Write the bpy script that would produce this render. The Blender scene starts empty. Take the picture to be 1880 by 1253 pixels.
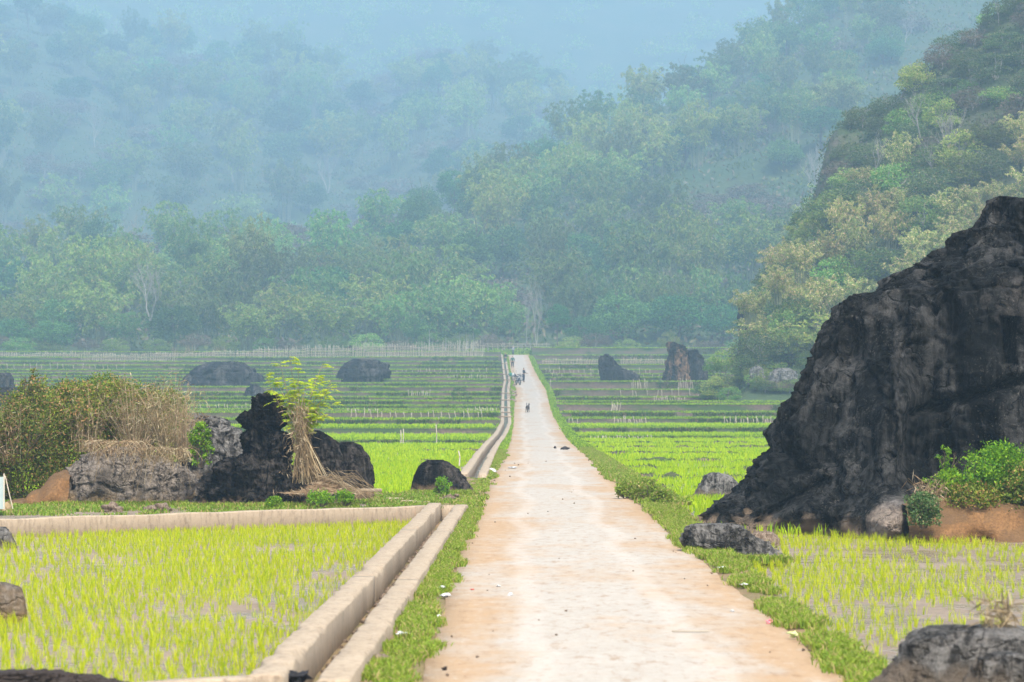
import bpy, math, random
import numpy as np
from mathutils import Vector
random.seed(5)
RG = np.random.default_rng(11)
S = bpy.context.scene
C = S.collection
R = math.radians
# ------------------------------------------------------------------ camera
F, CX, CY, HC = 5222.0, 940.0, 735.0, 2.2       # focal length in photo pixels, horizon, eye height
cam = bpy.data.objects.new('camera', bpy.data.cameras.new('camera')); C.objects.link(cam)
cam.location = (0, 0, HC); cam.rotation_euler = (R(90), 0, 0)
cam.data.sensor_width = 36; cam.data.lens = F/1880*36; cam.data.shift_y = (CY-626.5)/1880
cam.data.clip_start = .5; cam.data.clip_end = 9000
cam.data.dof.use_dof = True; cam.data.dof.focus_distance = 75; cam.data.dof.aperture_fstop = 4.0
S.camera = cam
# ------------------------------------------------------------------ sky, sun, exposure
SUN_EL, SUN_AZ = R(56), R(160)                    # azimuth clockwise from +Y (the view direction)
w = bpy.data.worlds.new('World'); S.world = w; w.use_nodes = True
nt = w.node_tree; sky = nt.nodes.new('ShaderNodeTexSky'); sky.sky_type = 'NISHITA'; sky.sun_disc = False
sky.sun_elevation = SUN_EL; sky.sun_rotation = SUN_AZ; sky.air_density = 1.0; sky.dust_density = 3.0; sky.ozone_density = 1.0
bg = nt.nodes['Background']; bg.inputs['Strength'].default_value = 0.12; nt.links.new(sky.outputs[0], bg.inputs[0])
sl = bpy.data.lights.new('sun', 'SUN'); sl.energy = 2.9; sl.angle = R(12); sl.color = (1, .95, .87)
so = bpy.data.objects.new('sun', sl); C.objects.link(so)
d = Vector((math.sin(SUN_AZ)*math.cos(SUN_EL), math.cos(SUN_AZ)*math.cos(SUN_EL), math.sin(SUN_EL)))
so.rotation_euler = d.to_track_quat('Z', 'Y').to_euler(); so.location = (0, 0, 60)
S.view_settings.view_transform = 'Standard'; S.view_settings.look = 'None'
S.view_settings.exposure = 1.2; S.view_settings.gamma = 1
S.cycles.volume_bounces = 2; S.cycles.max_bounces = 5; S.cycles.diffuse_bounces = 3; S.cycles.glossy_bounces = 2
S.cycles.transmission_bounces = 3; S.cycles.use_denoising = True; S.cycles.caustics_reflective = False
HAZE_DENSITY, HAZE_COLOR = 0.00068, (.53, .785, 1.0)

# ------------------------------------------------------------------ helpers
def W(px, py, D): return np.array(((px-CX)*D/F, D, HC-(py-CY)*D/F))
def it(x, xs, ys): return np.interp(x, xs, ys)
def _h(ix, iy, iz, s):
    n = (ix*374761393 + iy*668265263 + iz*2147483647 + s*1274126177) & 0xffffffff
    n = ((n ^ (n >> 13))*1274126177) & 0xffffffff
    n = ((n ^ (n >> 16))*2246822519) & 0xffffffff
    return ((n ^ (n >> 15)) & 0xffff)/32767.5-1
def vn(P, s=0):
    P = np.asarray(P, float); i = np.floor(P).astype(np.int64); f = P-i; f = f*f*f*(f*(f*6-15)+10)
    r = 0
    for a in (0, 1):
        wx = f[..., 0] if a else 1-f[..., 0]
        for b in (0, 1):
            wy = f[..., 1] if b else 1-f[..., 1]
            for c in (0, 1):
                wz = f[..., 2] if c else 1-f[..., 2]
                r = r+wx*wy*wz*_h(i[..., 0]+a, i[..., 1]+b, i[..., 2]+c, s)
    return r
def fbm(P, o=4, s=0, g=.5):
    P = np.asarray(P, float); r = 0; a = 1
    for k in range(o): r = r+a*vn(P*2**k+k*17.3, s+k); a *= g
    return r
def n1(x, s=0, o=2):
    x = np.asarray(x, float); return fbm(np.stack([x, x*0+.37, x*0+s*3.1], -1), o, s)
def unit(v): return v/np.maximum(np.linalg.norm(v, axis=-1, keepdims=True), 1e-9)

def mesh(name, V, Q, mat=None, parent=None, smooth=False, uv=None, origin=None, link=True):
    V = np.asarray(V, np.float32); Q = np.asarray(Q, np.int32)
    if origin is not None: V = V-np.asarray(origin, np.float32)
    me = bpy.data.meshes.new(name); me.vertices.add(len(V)); me.vertices.foreach_set('co', V.ravel())
    k = Q.shape[1]; me.loops.add(Q.size); me.loops.foreach_set('vertex_index', Q.ravel())
    me.polygons.add(len(Q)); me.polygons.foreach_set('loop_start', np.arange(len(Q), dtype=np.int32)*k)
    me.update(calc_edges=True)
    if smooth: me.polygons.foreach_set('use_smooth', np.ones(len(Q), bool))
    if uv is not None:
        l = me.uv_layers.new(name='UV'); l.data.foreach_set('uv', np.asarray(uv, np.float32)[Q.ravel()].ravel())
    if mat: me.materials.append(mat)
    o = bpy.data.objects.new(name, me)
    if origin is not None: o.location = [float(v) for v in origin]
    if link: C.objects.link(o)
    if parent: o.parent = parent
    return o
class MB:
    def __init__(s): s.V = []; s.Q = []; s.n = 0
    def add(s, V, Q):
        V = np.asarray(V, float).reshape(-1, 3); s.V.append(V); s.Q.append(np.asarray(Q, int).reshape(-1, 4)+s.n); s.n += len(V); return s
    def build(s, name, mat=None, parent=None, **k): return mesh(name, np.concatenate(s.V), np.concatenate(s.Q), mat, parent, **k)
    def box(s, x0, x1, y0, y1, z0, z1):
        v = [(x, y, z) for z in (z0, z1) for x, y in ((x0, y0), (x1, y0), (x1, y1), (x0, y1))]
        return s.add(v, [(3, 2, 1, 0), (4, 5, 6, 7), (0, 1, 5, 4), (1, 2, 6, 5), (2, 3, 7, 6), (3, 0, 4, 7)])
    def tube(s, pts, rad, k=6, cap=True):
        p = np.asarray(pts, float); rad = np.broadcast_to(np.asarray(rad, float), (len(p),))
        t = unit(np.gradient(p, axis=0)); ref = np.array([0, 0, 1.]) if abs(t[0][2]) < .8 else np.array([1., 0, 0])
        a = unit(np.cross(t, ref)); b = np.cross(t, a); an = np.arange(k)*2*np.pi/k
        ring = p[:, None]+rad[:, None, None]*(a[:, None]*np.cos(an)[None, :, None]+b[:, None]*np.sin(an)[None, :, None])
        n = len(p); V = ring.reshape(-1, 3); Q = []
        for i in range(n-1):
            for j in range(k): Q.append((i*k+j, i*k+(j+1) % k, (i+1)*k+(j+1) % k, (i+1)*k+j))
        if cap:
            V = np.concatenate([V, p[:1], p[-1:]])
            for e, base in ((n*k, 0), (n*k+1, (n-1)*k)):
                for j in range(0, k, 2): Q.append((e, base+j, base+(j+1) % k, base+(j+2) % k))
        return s.add(V, Q)
    def leaf(s, P, Dr, L, Wd, N=None):            # diamond leaves: root, direction, length, width
        P = np.asarray(P, float); n = len(P); Dr = unit(np.asarray(Dr, float))
        if N is None: N = unit(RG.normal(size=(n, 3)))
        sd = unit(np.cross(Dr, N)); L = np.broadcast_to(L, (n,))[:, None]; Wd = np.broadcast_to(Wd, (n,))[:, None]
        m = P+Dr*L*.45
        V = np.stack([P, m+sd*Wd/2, P+Dr*L, m-sd*Wd/2], 1).reshape(-1, 3)
        return s.add(V, np.arange(n*4).reshape(-1, 4))
    def blade(s, P, H, Wd, lean=.35):               # grass blades, two segments
        P = np.asarray(P, float); n = len(P); H = np.broadcast_to(H, (n,)); Wd = np.broadcast_to(Wd, (n,))
        az = RG.uniform(0, 6.283, n); ln = RG.uniform(.1, 1, n)*lean
        dr = np.stack([np.cos(az), np.sin(az), az*0], -1); fa = RG.uniform(-.9, .9, n)
        sd = np.stack([np.cos(fa), np.sin(fa), az*0], -1)
        m = P+dr*(H*ln*.35)[:, None]; m[:, 2] += H*.6
        t = P+dr*(H*ln)[:, None]; t[:, 2] += H*(1-.25*ln)
        w1 = sd*(Wd/2)[:, None]
        V = np.stack([P-w1*.8, P+w1*.8, m+w1, m-w1, t+w1*.15, t-w1*.15], 1).reshape(-1, 3)
        b = np.arange(n)[:, None]*6
        return s.add(V, np.concatenate([b+[0, 1, 2, 3], b+[3, 2, 4, 5]]))
def tag(o, label=None, cat=None, group=None, kind=None):
    for k, v in (('label', label), ('category', cat), ('group', group), ('kind', kind)):
        if v: o[k] = v
    return o
def empty(name, loc, label, cat, group=None, rz=0, sc=1):
    o = bpy.data.objects.new(name, None); C.objects.link(o); o.location = [float(v) for v in loc]; o.rotation_euler = (0, 0, rz)
    o.scale = (sc,)*3 if np.isscalar(sc) else sc
    return tag(o, label, cat, group)
def dup(root, loc, rz=0, sc=(1, 1, 1), label=None, group=None):
    r = root.copy(); C.objects.link(r); r.location = [float(v) for v in loc]; r.rotation_euler = (0, 0, rz); r.scale = sc
    if label: r['label'] = label
    if group: r['group'] = group
    for ch in KIDS.get(root.name, ()):
        c = ch.copy(); C.objects.link(c); c.parent = r
        for g in KIDS.get(ch.name, ()):
            e = g.copy(); C.objects.link(e); e.parent = c
    return r
KIDS = {}
def kids(*roots):
    for o in bpy.data.objects:
        if o.parent and (o.parent in roots or (o.parent.parent and o.parent.parent in roots)): KIDS.setdefault(o.parent.name, []).append(o)

# ------------------------------------------------------------------ materials
class NT:
    def __init__(s, name, rough=.8, spec=.3):
        s.m = bpy.data.materials.new(name); s.m.use_nodes = True; s.t = s.m.node_tree; s.b = s.t.nodes['Principled BSDF']
        s.b.inputs['Roughness'].default_value = rough; s.b.inputs['Specular IOR Level'].default_value = spec
    def n(s, ty, **k):
        o = s.t.nodes.new('ShaderNode'+ty)
        for a, v in k.items(): setattr(o, a, v)
        return o
    def l(s, a, b): s.t.links.new(a, b)
    def put(s, inp, v):
        if isinstance(v, bpy.types.NodeSocket): s.l(v, inp)
        elif isinstance(v, tuple): inp.default_value = v if len(v) == 4 or len(inp.default_value) == 3 else (*v, 1)
        else: inp.default_value = v
    def obj(s): return s.n('TexCoord').outputs['Object']
    def uv(s): return s.n('TexCoord').outputs['UV']
    def noise(s, scale, vec=None, stretch=None, det=5, rough=.55, dist=0):
        vec = vec or s.obj()
        if stretch:
            mp = s.n('Mapping'); mp.inputs['Scale'].default_value = stretch; s.l(vec, mp.inputs[0]); vec = mp.outputs[0]
        o = s.n('TexNoise'); o.inputs['Scale'].default_value = scale; o.inputs['Detail'].default_value = det
        o.inputs['Roughness'].default_value = rough; o.inputs['Distortion'].default_value = dist; s.l(vec, o.inputs['Vector']); return o.outputs['Fac']
    def vor(s, scale, vec=None, feat='F1'):
        o = s.n('TexVoronoi', feature=feat); o.inputs['Scale'].default_value = scale; s.l(vec or s.obj(), o.inputs['Vector']); return o.outputs['Distance']
    def ramp(s, v, a, b, c0=0., c1=1.):
        o = s.n('MapRange'); s.put(o.inputs[0], v)
        for i, x in enumerate((a, b, c0, c1)): o.inputs[i+1].default_value = x
        return o.outputs[0]
    def math(s, op, a, b=0.):
        o = s.n('Math', operation=op); s.put(o.inputs[0], a); s.put(o.inputs[1], b); return o.outputs[0]
    def mix(s, f, a, b, bt='MIX'):
        o = s.n('Mix', data_type='RGBA', blend_type=bt); s.put(o.inputs[0], f); s.put(o.inputs[6], a); s.put(o.inputs[7], b); return o.outputs[2]
    def sep(s, v): o = s.n('SeparateXYZ'); s.l(v, o.inputs[0]); return o.outputs
    def col(s, c): s.put(s.b.inputs['Base Color'], c); return s
    def bump(s, v, dist=.02, st=.6):
        o = s.n('Bump'); o.inputs['Distance'].default_value = dist; o.inputs['Strength'].default_value = st; s.l(v, o.inputs['Height']); s.l(o.outputs[0], s.b.inputs['Normal']); return s
def leafmat(name, c1, c2, c3=None, tr=.35, ov=.35, f3=.15, rough=.6):
    m = NT(name, rough, .25); r = m.n('NewGeometry').outputs['Random Per Island']
    c = m.mix(r, c1, c2)
    if c3:
        r2 = m.math('FRACT', m.math('MULTIPLY', r, 37.7)); c = m.mix(m.math('LESS_THAN', r2, f3), c, c3)
    if ov:
        oi = m.n('ObjectInfo').outputs['Random']
        k = m.ramp(oi, 0, 1, 1-ov, 1+ov); hs = m.n('HueSaturation'); m.l(k, hs.inputs['Value']); m.l(c, hs.inputs['Color'])
        o2 = m.math('FRACT', m.math('MULTIPLY', oi, 7.3)); m.l(m.ramp(o2, 0, 1, .5-ov*.09, .5+ov*.07), hs.inputs['Hue']); c = hs.outputs[0]
    m.col(c)
    t = m.n('BsdfTranslucent'); m.put(t.inputs[0], c); mx = m.n('MixShader'); mx.inputs[0].default_value = tr
    m.l(m.b.outputs[0], mx.inputs[1]); m.l(t.outputs[0], mx.inputs[2]); m.l(mx.outputs[0], m.t.nodes['Material Output'].inputs[0])
    return m.m
def plain(name, c, rough=.7, var=.25, scale=6, spec=.3, metal=0):
    m = NT(name, rough, spec); f = m.noise(scale)
    m.col(m.mix(f, tuple(x*(1-var) for x in c), tuple(min(1, x*(1+var)) for x in c))); m.b.inputs['Metallic'].default_value = metal
    m.bump(m.noise(scale*4), .004, .3); return m.m
def rockmat(name, dark, light, amt=.5, base=None, bh=.5, lich=.25, sc=1., patch=()):
    m = NT(name, .9, .1); o = m.obj()
    a = m.noise(1.3*sc, o, (1, 1, .33), 8, .68, .5); b = m.noise(7*sc, o, (1, 1, .6), 6, .7)
    w1 = m.noise(2.2*sc, o, (2.6, 2.6, .20), 8, .66, .4); w2 = m.noise(1.1*sc, o, (1.3, 1.3, .5), 4, .5)
    mid = tuple(x*.55+y*.45 for x, y in zip(dark, light)); mid = tuple(x*.8 for x in mid); c = m.mix(m.ramp(m.math('ADD', m.math('MULTIPLY', w1, .65), m.math('MULTIPLY', w2, .35)), .46, .60-amt*.06, 0, .9), dark, mid)
    hi = m.math('MULTIPLY', m.ramp(w2, .64-amt*.3, .80-amt*.3), m.ramp(m.math('ADD', m.math('MULTIPLY', w1, .5), m.math('MULTIPLY', b, .5)), .44, .58)); c = m.mix(hi, c, light)
    fine = m.noise(34*sc, o, None, 5, .75); c = m.mix(m.ramp(fine, .46, .66, 0, .40), c, tuple(x*.6 for x in dark))
    sp = m.math('MULTIPLY', m.ramp(m.noise(19*sc, o, None, 6, .8), .58, .62), m.ramp(m.noise(.9*sc, o, (1, 1, .4)), .42, .6))
    c = m.mix(m.math('MULTIPLY', sp, lich), c, (.30, .27, .23))
    dn = m.n('VectorMath', operation='ADD'); mpn = m.n('TexNoise'); mpn.inputs['Scale'].default_value = 2*sc; mpn.inputs['Detail'].default_value = 5; m.l(o, mpn.inputs['Vector']); m.l(o, dn.inputs[0]); m.l(mpn.outputs['Color'], dn.inputs[1]); mp3 = m.n('Mapping'); mp3.inputs['Scale'].default_value = (1, 1, .45); m.l(dn.outputs[0], mp3.inputs[0]); ck = m.vor(1.3*sc, mp3.outputs[0], 'DISTANCE_TO_EDGE'); ckm = m.ramp(ck, 0, .035, 0, 1)
    c = m.mix(m.ramp(ck, .03, .0, 0, .8), c, tuple(x*.4 for x in dark))
    if base:
        z = m.sep(o)[2]; zz = m.math('ADD', z, m.ramp(m.noise(1.6*sc, o), .3, .7, -bh*.8, bh*.8))
        c = m.mix(m.ramp(zz, bh, bh*.2), c, m.mix(b, base, tuple(x*.55 for x in base)))
    for (pc, pr, pcol) in patch:
        v = m.n('VectorMath', operation='DISTANCE'); m.l(o, v.inputs[0]); v.inputs[1].default_value = pc; dd_ = m.math('ADD', v.outputs['Value'], m.math('MULTIPLY', m.math('SUBTRACT', m.noise(3*sc, o, None, 6, .7), .5), pr*1.5))
        c = m.mix(m.ramp(dd_, pr, pr*.55, 0, .8), c, m.mix(m.ramp(m.noise(9*sc, o, None, 6, .75), .35, .65), tuple(x*.35 for x in pcol), pcol))
    m.col(c); m.bump(m.math('ADD', m.math('ADD', m.math('MULTIPLY', b, 1.2), m.math('MULTIPLY', w1, 1.2)), m.math('ADD', m.math('MULTIPLY', fine, .5), m.math('MULTIPLY', ckm, .5))), .16/sc, 1.); return m.m

M = {}
PATCH = (((-2.0, -5.4, .22), .66, (.60, .48, .38)), ((-1.75, -5.2, 1.15), .75, (.42, .39, .36)), ((-4.2, -4.4, .75), .7, (.15, .13, .11)), ((-1.9, -4.9, 2.7), .6, (.15, .135, .12)), ((.6, -4.2, 4.6), 1.0, (.15, .135, .12)), ((-2.6, -4.2, 3.9), .5, (.12, .10, .085)))
M['rock'] = rockmat('black_limestone', (.0042, .0052, .0052), (.115, .112, .106), .46, (.34, .25, .17), .30, .5, 1., PATCH)
M['rock_spire'] = rockmat('black_karst', (.0045, .005, .0055), (.13, .11, .095), .52, (.22, .15, .09), .22, .4, 1.6)
M['rock_grey'] = rockmat('grey_limestone', (.055, .052, .048), (.34, .32, .29), 1.0, (.25, .2, .15), .15, .4, 1.6)
M['rock_tan'] = rockmat('tan_limestone', (.12, .10, .08), (.38, .32, .26), 1.0, (.42, .29, .15), .35, .3, 1.5)
M['rock_far'] = rockmat('far_limestone', (.02, .022, .026), (.14, .13, .125), .5, None, .3, .5, .5)
M['rock_orange'] = rockmat('orange_limestone', (.015, .018, .02), (.42, .24, .14), .66, None, .3, .7, .6)
M['stone'] = rockmat('loose_stone', (.22, .15, .10), (.42, .33, .25), 1.0, None, .1, .3, 4)
m = NT('concrete_road', .9, .2)
u = m.uv(); us = m.sep(u); e = m.math('ABSOLUTE', m.math('SUBTRACT', us[0], .5))
big = m.noise(1, u, (1.6, .16, 1), 6, .62, .4); st = m.noise(1, u, (5, 1.1, 1), 6, .7); fi = m.noise(1, u, (40, 8, 1), 4, .7)
so_ = m.math('ADD', m.math('ADD', m.ramp(e, .12, .5, -.05, .40), m.math('MULTIPLY', m.math('SUBTRACT', big, .5), 1.5)), m.math('MULTIPLY', m.math('SUBTRACT', st, .5), .9))
c = m.mix(st, (.32, .29, .24), (.42, .385, .33)); c = m.mix(m.ramp(so_, -.04, .36, 0, .88), c, (.35, .225, .115))
c = m.mix(m.ramp(m.noise(1, u, (9, 2.3, 1), 5, .7), .67, .73, 0, .65), c, (.17, .10, .055))
c = m.mix(m.ramp(fi, .35, .8, 0, .3), c, (.28, .19, .13))
jt = m.math('FRACT', m.math('MULTIPLY', us[1], .2)); c = m.mix(m.math('MULTIPLY', m.math('LESS_THAN', jt, .006), .35), c, (.25, .17, .11))
g1 = m.noise(1, u, (22, 2.2, 1), 7, .75); g2 = m.noise(1, u, (60, 14, 1), 3, .6)
c = m.mix(m.ramp(g1, .53, .64, 0, .6), c, (.23, .14, .075)); c = m.mix(m.ramp(g1, .46, .34, 0, .35), c, (.46, .42, .36))
for tc in (.27, .70):
    tk = m.math('ABSOLUTE', m.math('SUBTRACT', m.math('ADD', us[0], m.math('MULTIPLY', m.math('SUBTRACT', m.noise(1, u, (.01, .09, 1), 2, .5), .5), .35)), tc)); c = m.mix(m.math('MULTIPLY', m.ramp(tk, .055, .02), .30), c, (.46, .41, .35)); c = m.mix(m.ramp(g2, .66, .74, 0, .6), c, (.13, .08, .05))
m.col(c); m.bump(m.math('ADD', st, m.math('MULTIPLY', g1, .8)), .03, .6); M['road'] = m.m
m = NT('old_concrete', .9, .2); a = m.noise(2.2, None, None, 6, .6); b = m.noise(14, None, (1, 1, .3), 5, .7)
c = m.mix(a, (.285, .215, .14), (.41, .33, .235)); c = m.mix(m.ramp(b, .48, .68, 0, .7), c, (.13, .095, .065)); c = m.mix(m.ramp(m.noise(30, None, None, 4, .7), .5, .75, 0, .5), c, (.46, .40, .33)); g = m.n('NewGeometry')
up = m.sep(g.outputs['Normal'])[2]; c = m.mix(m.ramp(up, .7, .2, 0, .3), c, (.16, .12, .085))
c = m.mix(m.ramp(m.noise(1.1, None, (1, .5, 1), 5, .7), .62, .7, 0, .5), c, (.33, .20, .12))
m.col(c); m.bump(m.math('ADD', a, b), .02, .5); M['concrete'] = m.m
def earth(name, top1, top2, bank1, bank2, gr=(.075, .15, .02), wet=False, sc=1.):
    m = NT(name, .9, .25); o = m.obj(); a = m.noise(.9*sc, o, None, 6, .65); b = m.noise(9*sc, o, None, 5, .7); z = m.sep(m.n('NewGeometry').outputs['True Normal'])[2]
    t = m.mix(m.ramp(a, .35, .65), top1, top2); t = m.mix(m.ramp(b, .45, .75, 0, .6), t, tuple(x*.5 for x in top1))
    k = m.mix(m.ramp(b, .3, .7), bank1, bank2); k = m.mix(m.ramp(m.noise(.55*sc, o, (.35, 1, 2.5), 5, .7), .42, .58), k, gr)
    m.col(m.mix(m.ramp(z, .55, .85), k, t)); m.bump(m.math('ADD', a, b), .06/sc, .8)
    if wet: m.l(m.ramp(m.noise(.55, o, None, 5, .7), .46, .54, .85, .22), m.b.inputs['Roughness']); m.b.inputs['Specular IOR Level'].default_value = .5
    return m.m
M['paddy'] = earth('paddy_mud', (.26, .20, .14), (.19, .14, .095), (.20, .14, .09), (.12, .085, .06), wet=True)
M['terrace'] = earth('terrace_soil', (.16, .20, .05), (.20, .19, .07), (.15, .105, .08), (.065, .047, .036), (.04, .07, .02), sc=.8)
M['verge'] = earth('verge_soil', (.27, .17, .095), (.14, .13, .05), (.24, .155, .09), (.15, .10, .06))
M['bank'] = earth('raw_earth', (.14, .08, .035), (.10, .06, .03), (.27, .14, .055), (.09, .048, .02), (.12, .065, .028), sc=2.5)
M['hill'] = earth('hill_soil', (.04, .075, .025), (.075, .085, .04), (.14, .11, .085), (.05, .065, .03), (.035, .065, .025), sc=.07)
M['base'] = plain('base_ground', (.12, .13, .06), .95, .4, .05)
M['rice'] = leafmat('rice_leaf', (.44, .52, .012), (.60, .62, .02), (.28, .42, .012), .5, 0, .2)
M['rice_far'] = leafmat('rice_leaf_far', (.34, .54, .006), (.50, .62, .008), (.22, .42, .01), .45, 0, .25)
M['lip'] = leafmat('bank_grass', (.20, .36, .015), (.36, .48, .02), (.08, .18, .02), .4, 0, .3)
M['scrubgrass'] = leafmat('scrub_grass', (.035, .08, .02), (.08, .14, .03), (.19, .14, .08), .3, 0, .2)
M['grass'] = leafmat('verge_grass', (.14, .24, .018), (.28, .35, .03), (.40, .31, .12), .35, 0, .16)
M['drygrass'] = leafmat('dry_straw', (.36, .27, .15), (.23, .16, .085), (.46, .38, .24), .25, .15, .2)
M['bam'] = leafmat('bamboo_leaf', (.075, .18, .03), (.25, .36, .07), (.36, .34, .12), .4, .5, .12)
M['tree'] = leafmat('broadleaf_leaf', (.028, .10, .028), (.07, .20, .04), (.14, .28, .06), .35, .38, .2)
M['brown'] = leafmat('brown_twig_leaf', (.13, .10, .075), (.20, .15, .11), (.10, .12, .05), .2, .2, .2)
M['ybam'] = leafmat('yellow_bamboo_leaf', (.17, .29, .05), (.50, .49, .15), (.80, .60, .33), .45, .22, .24)
M['vine'] = leafmat('vine_leaf', (.04, .09, .022), (.13, .19, .05), (.28, .24, .13), .3, .25, .12)
M['shrub'] = leafmat('shrub_leaf', (.03, .075, .010), (.22, .29, .03), (.36, .23, .08), .35, .2, .2)
M['fresh'] = leafmat('fresh_leaf', (.10, .28, .012), (.30, .46, .018), (.06, .16, .015), .4, .1, .2)
M['sapling'] = leafmat('acacia_leaflet', (.38, .52, .015), (.60, .62, .03), (.24, .42, .02), .45, 0, .25)
M['sward'] = leafmat('weed_leaf', (.11, .22, .02), (.24, .33, .03), (.36, .28, .11), .35, 0)
M['bark'] = plain('pale_bark', (.27, .25, .22), .85)
M['dbark'] = plain('dark_bark', (.11, .085, .06), .9)
M['culm'] = plain('bamboo_culm', (.20, .22, .12), .6)
M['stake'] = plain('weathered_bamboo', (.36, .31, .235), .8)
M['dry'] = leafmat('dry_cane', (.13, .085, .04), (.44, .32, .17), (.55, .45, .28), .1, 0, .15)
M['white'] = plain('white_plastic', (.58, .58, .57), .5, .12)
M['sheet'] = plain('clear_sheet', (.36, .44, .42), .4, .12)
M['black'] = plain('black_cloth', (.012, .012, .015), .8)
M['clod'] = plain('dark_clod', (.03, .022, .018), .95)
M['rubber'] = plain('tyre_rubber', (.015, .015, .016), .8)
M['metal'] = plain('bike_metal', (.35, .36, .38), .35, .1, 6, .5, .8)
M['paint'] = plain('dark_blue_paint', (.02, .03, .05), .3, .1, 6, .5)
M['navy'] = plain('navy_cloth', (.018, .022, .035), .9)
M['dkgrn'] = plain('green_cloth', (.03, .11, .085), .9)
M['teal'] = plain('teal_cloth', (.02, .16, .12), .8)
M['skin'] = plain('skin', (.33, .19, .12), .6, .08)
M['hair'] = plain('black_hair', (.012, .01, .009), .6)
M['fur'] = plain('dark_brown_fur', (.05, .035, .025), .95, .4, 12)
M['furl'] = plain('tan_fur', (.30, .18, .10), .95, .3, 12)
M['pink'] = plain('pink_wrapper', (.70, .22, .25), .5)
M['yel'] = plain('yellow_green_bag', (.55, .62, .25), .5)
M['red'] = plain('red_wrapper', (.5, .06, .03), .5)
m = NT('channel_water', .08, .5); m.col(m.mix(m.noise(3), (.10, .10, .09), (.18, .17, .15))); m.bump(m.noise(14), .01, .3); M['water'] = m.m

# ------------------------------------------------------------------ terrain profiles
RD = [0, 150, 170, 198, 234, 257, 300, 331, 375, 442, 470, 520]
RZ = [0, -.02, .08, .5, 1.08, 1.85, 3.2, 4.35, 6.1, 8.6, 9.7, 10.4]
def zr(D): return (it(np.asarray(D, float)-4, RD, RZ)+it(np.asarray(D, float), RD, RZ)+it(np.asarray(D, float)+4, RD, RZ))/3
def xl(D): return it(D, [10, 24.7, 43, 62, 83, 115, 169, 198, 234, 257, 300, 331, 375, 442, 480], [-.70, -.73, -.755, -.68, -.58, -.32, -.13, -.05, .04, .12, .35, .1, -.3, -.55, -.7])
def xch(D): return it(D, [10, 21.5, 36, 56, 80, 110, 143, 180, 200, 245, 300, 331, 375, 442, 480], [-2.08, -1.99, -1.85, -1.69, -1.50, -1.47, -1.35, -.98, -.82, -.95, -1.06, -.95, -1.25, -1.65, -1.9])
RWID = 3.36
def vr(D): return it(D, [10, 30, 45, 60, 80, 120, 200, 300, 480], [.5, .5, .7, 1.0, .85, .5, .4, .45, .6])   # right verge width
LEFT = [(8, -.2), (49.9, .04), (66, -.2), (151, 0.), (177, .40), (196, .81), (213, 1.22), (240, 1.33), (249, 1.63), (262, 2.05), (276, 2.41), (296, 2.94), (312, 3.57), (323, 4.05), (335, 4.57), (348, 5.07), (361, 5.59), (375, 6.15), (402, 7.05), (426, 7.9), (452, 8.95), (468, 10.1)]
RIGHT = [(8, -.22), (169, -.07), (191, .30), (216, .75), (229, 1.15), (244, 1.78), (258, 2.0), (275, 2.41), (303, 3.24), (327, 4.27), (345, 4.9), (357, 5.4), (375, 6.15), (404, 7.15), (435, 8.3), (455, 9.3), (470, 10.8)]
def dstart(lv, i, X, side):
    D = lv[i][0]
    if side < 0 and i == 1: return D+(X+8.9)*.847+.1*n1(X*.8, 3)*0
    if i == 0: return D+X*0
    gap = min(D-lv[i-1][0], (lv[i+1][0]-D) if i+1 < len(lv) else 20)
    if side < 0 and i == 2: return 64.5+(X+1.5)*-.12+.5*n1(X*.4, 4)
    return D+n1(X*.035, i*2+(side > 0), 3)*min(3.2, gap*.28)
def side_terrain(lv, side, name):
    ns = 170; s = np.linspace(0, 1, ns); off = 3*s+170*s**2.2
    V = []
    for i, (D0, z) in enumerate(lv):
        nxt = lv[i+1][0] if i+1 < len(lv) else 520
        prevz = lv[i-1][1] if i else z
        for kind in ('lip', 'flat', 'end'):
            e0 = xch(D0) if side < 0 else xl(D0)+RWID+vr(D0)
            X = e0+side*off; Ds = dstart(lv, i, X, side)
            if kind == 'lip': Dd = Ds+.12+.12*(z-prevz); zz = z+(.07+.06*n1(X*.9, i+50) if i > 1 else .02)
            elif kind == 'flat': Dd = Ds+.7+.12*(z-prevz); zz = z+X*0
            else:
                Dd = (dstart(lv, i+1, X, side) if i+1 < len(lv) else X*0+520)-.06; zz = z+X*0
                if i+1 == len(lv): zz = zz+.3
            # recompute the edge with the row's own distance so that it follows channel or verge
            e = (xch(Dd)+.02 if side < 0 else xl(Dd)+RWID+vr(Dd)); Xr = e+side*off
            zz = zz+.012*n1(X*3, i)
            V.append(np.stack([Xr, Dd, zz+0*Xr], -1))
    # extra rows in long flats
    rows = []
    for a, b in zip(V[:-1], V[1:]):
        rows.append(a); g = float(np.mean(b[:, 1]-a[:, 1])); k = int(g//6)
        for j in range(1, k+1):
            t = j/(k+1); r = a*(1-t)+b*t; e = (xch(r[:, 1])+.02 if side < 0 else xl(r[:, 1])+RWID+vr(r[:, 1]))
            r[:, 0] = e+side*off; r[:, 2] += .01*n1(r[:, 0]*2+r[:, 1]*7, 9); rows.append(r)
    rows.append(V[-1]); n = len(rows); P = np.concatenate(rows)
    i = np.arange(n-1)[:, None]*ns+np.arange(ns-1)[None]; q = np.stack([i, i+1, i+1+ns, i+ns], -1).reshape(-1, 4)
    if side < 0: q = q[:, ::-1]
    near = P[q[:, 0], 1] < (150 if side < 0 else 168)
    for nm, sel, mt in ((name+'_paddy', near, M['paddy']), (name+'_terraces', ~near, M['terrace'])):
        tag(mesh(nm, P, q[sel], mt), kind='structure')
    return
side_terrain(LEFT, -1, 'left'); side_terrain(RIGHT, 1, 'right')
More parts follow.
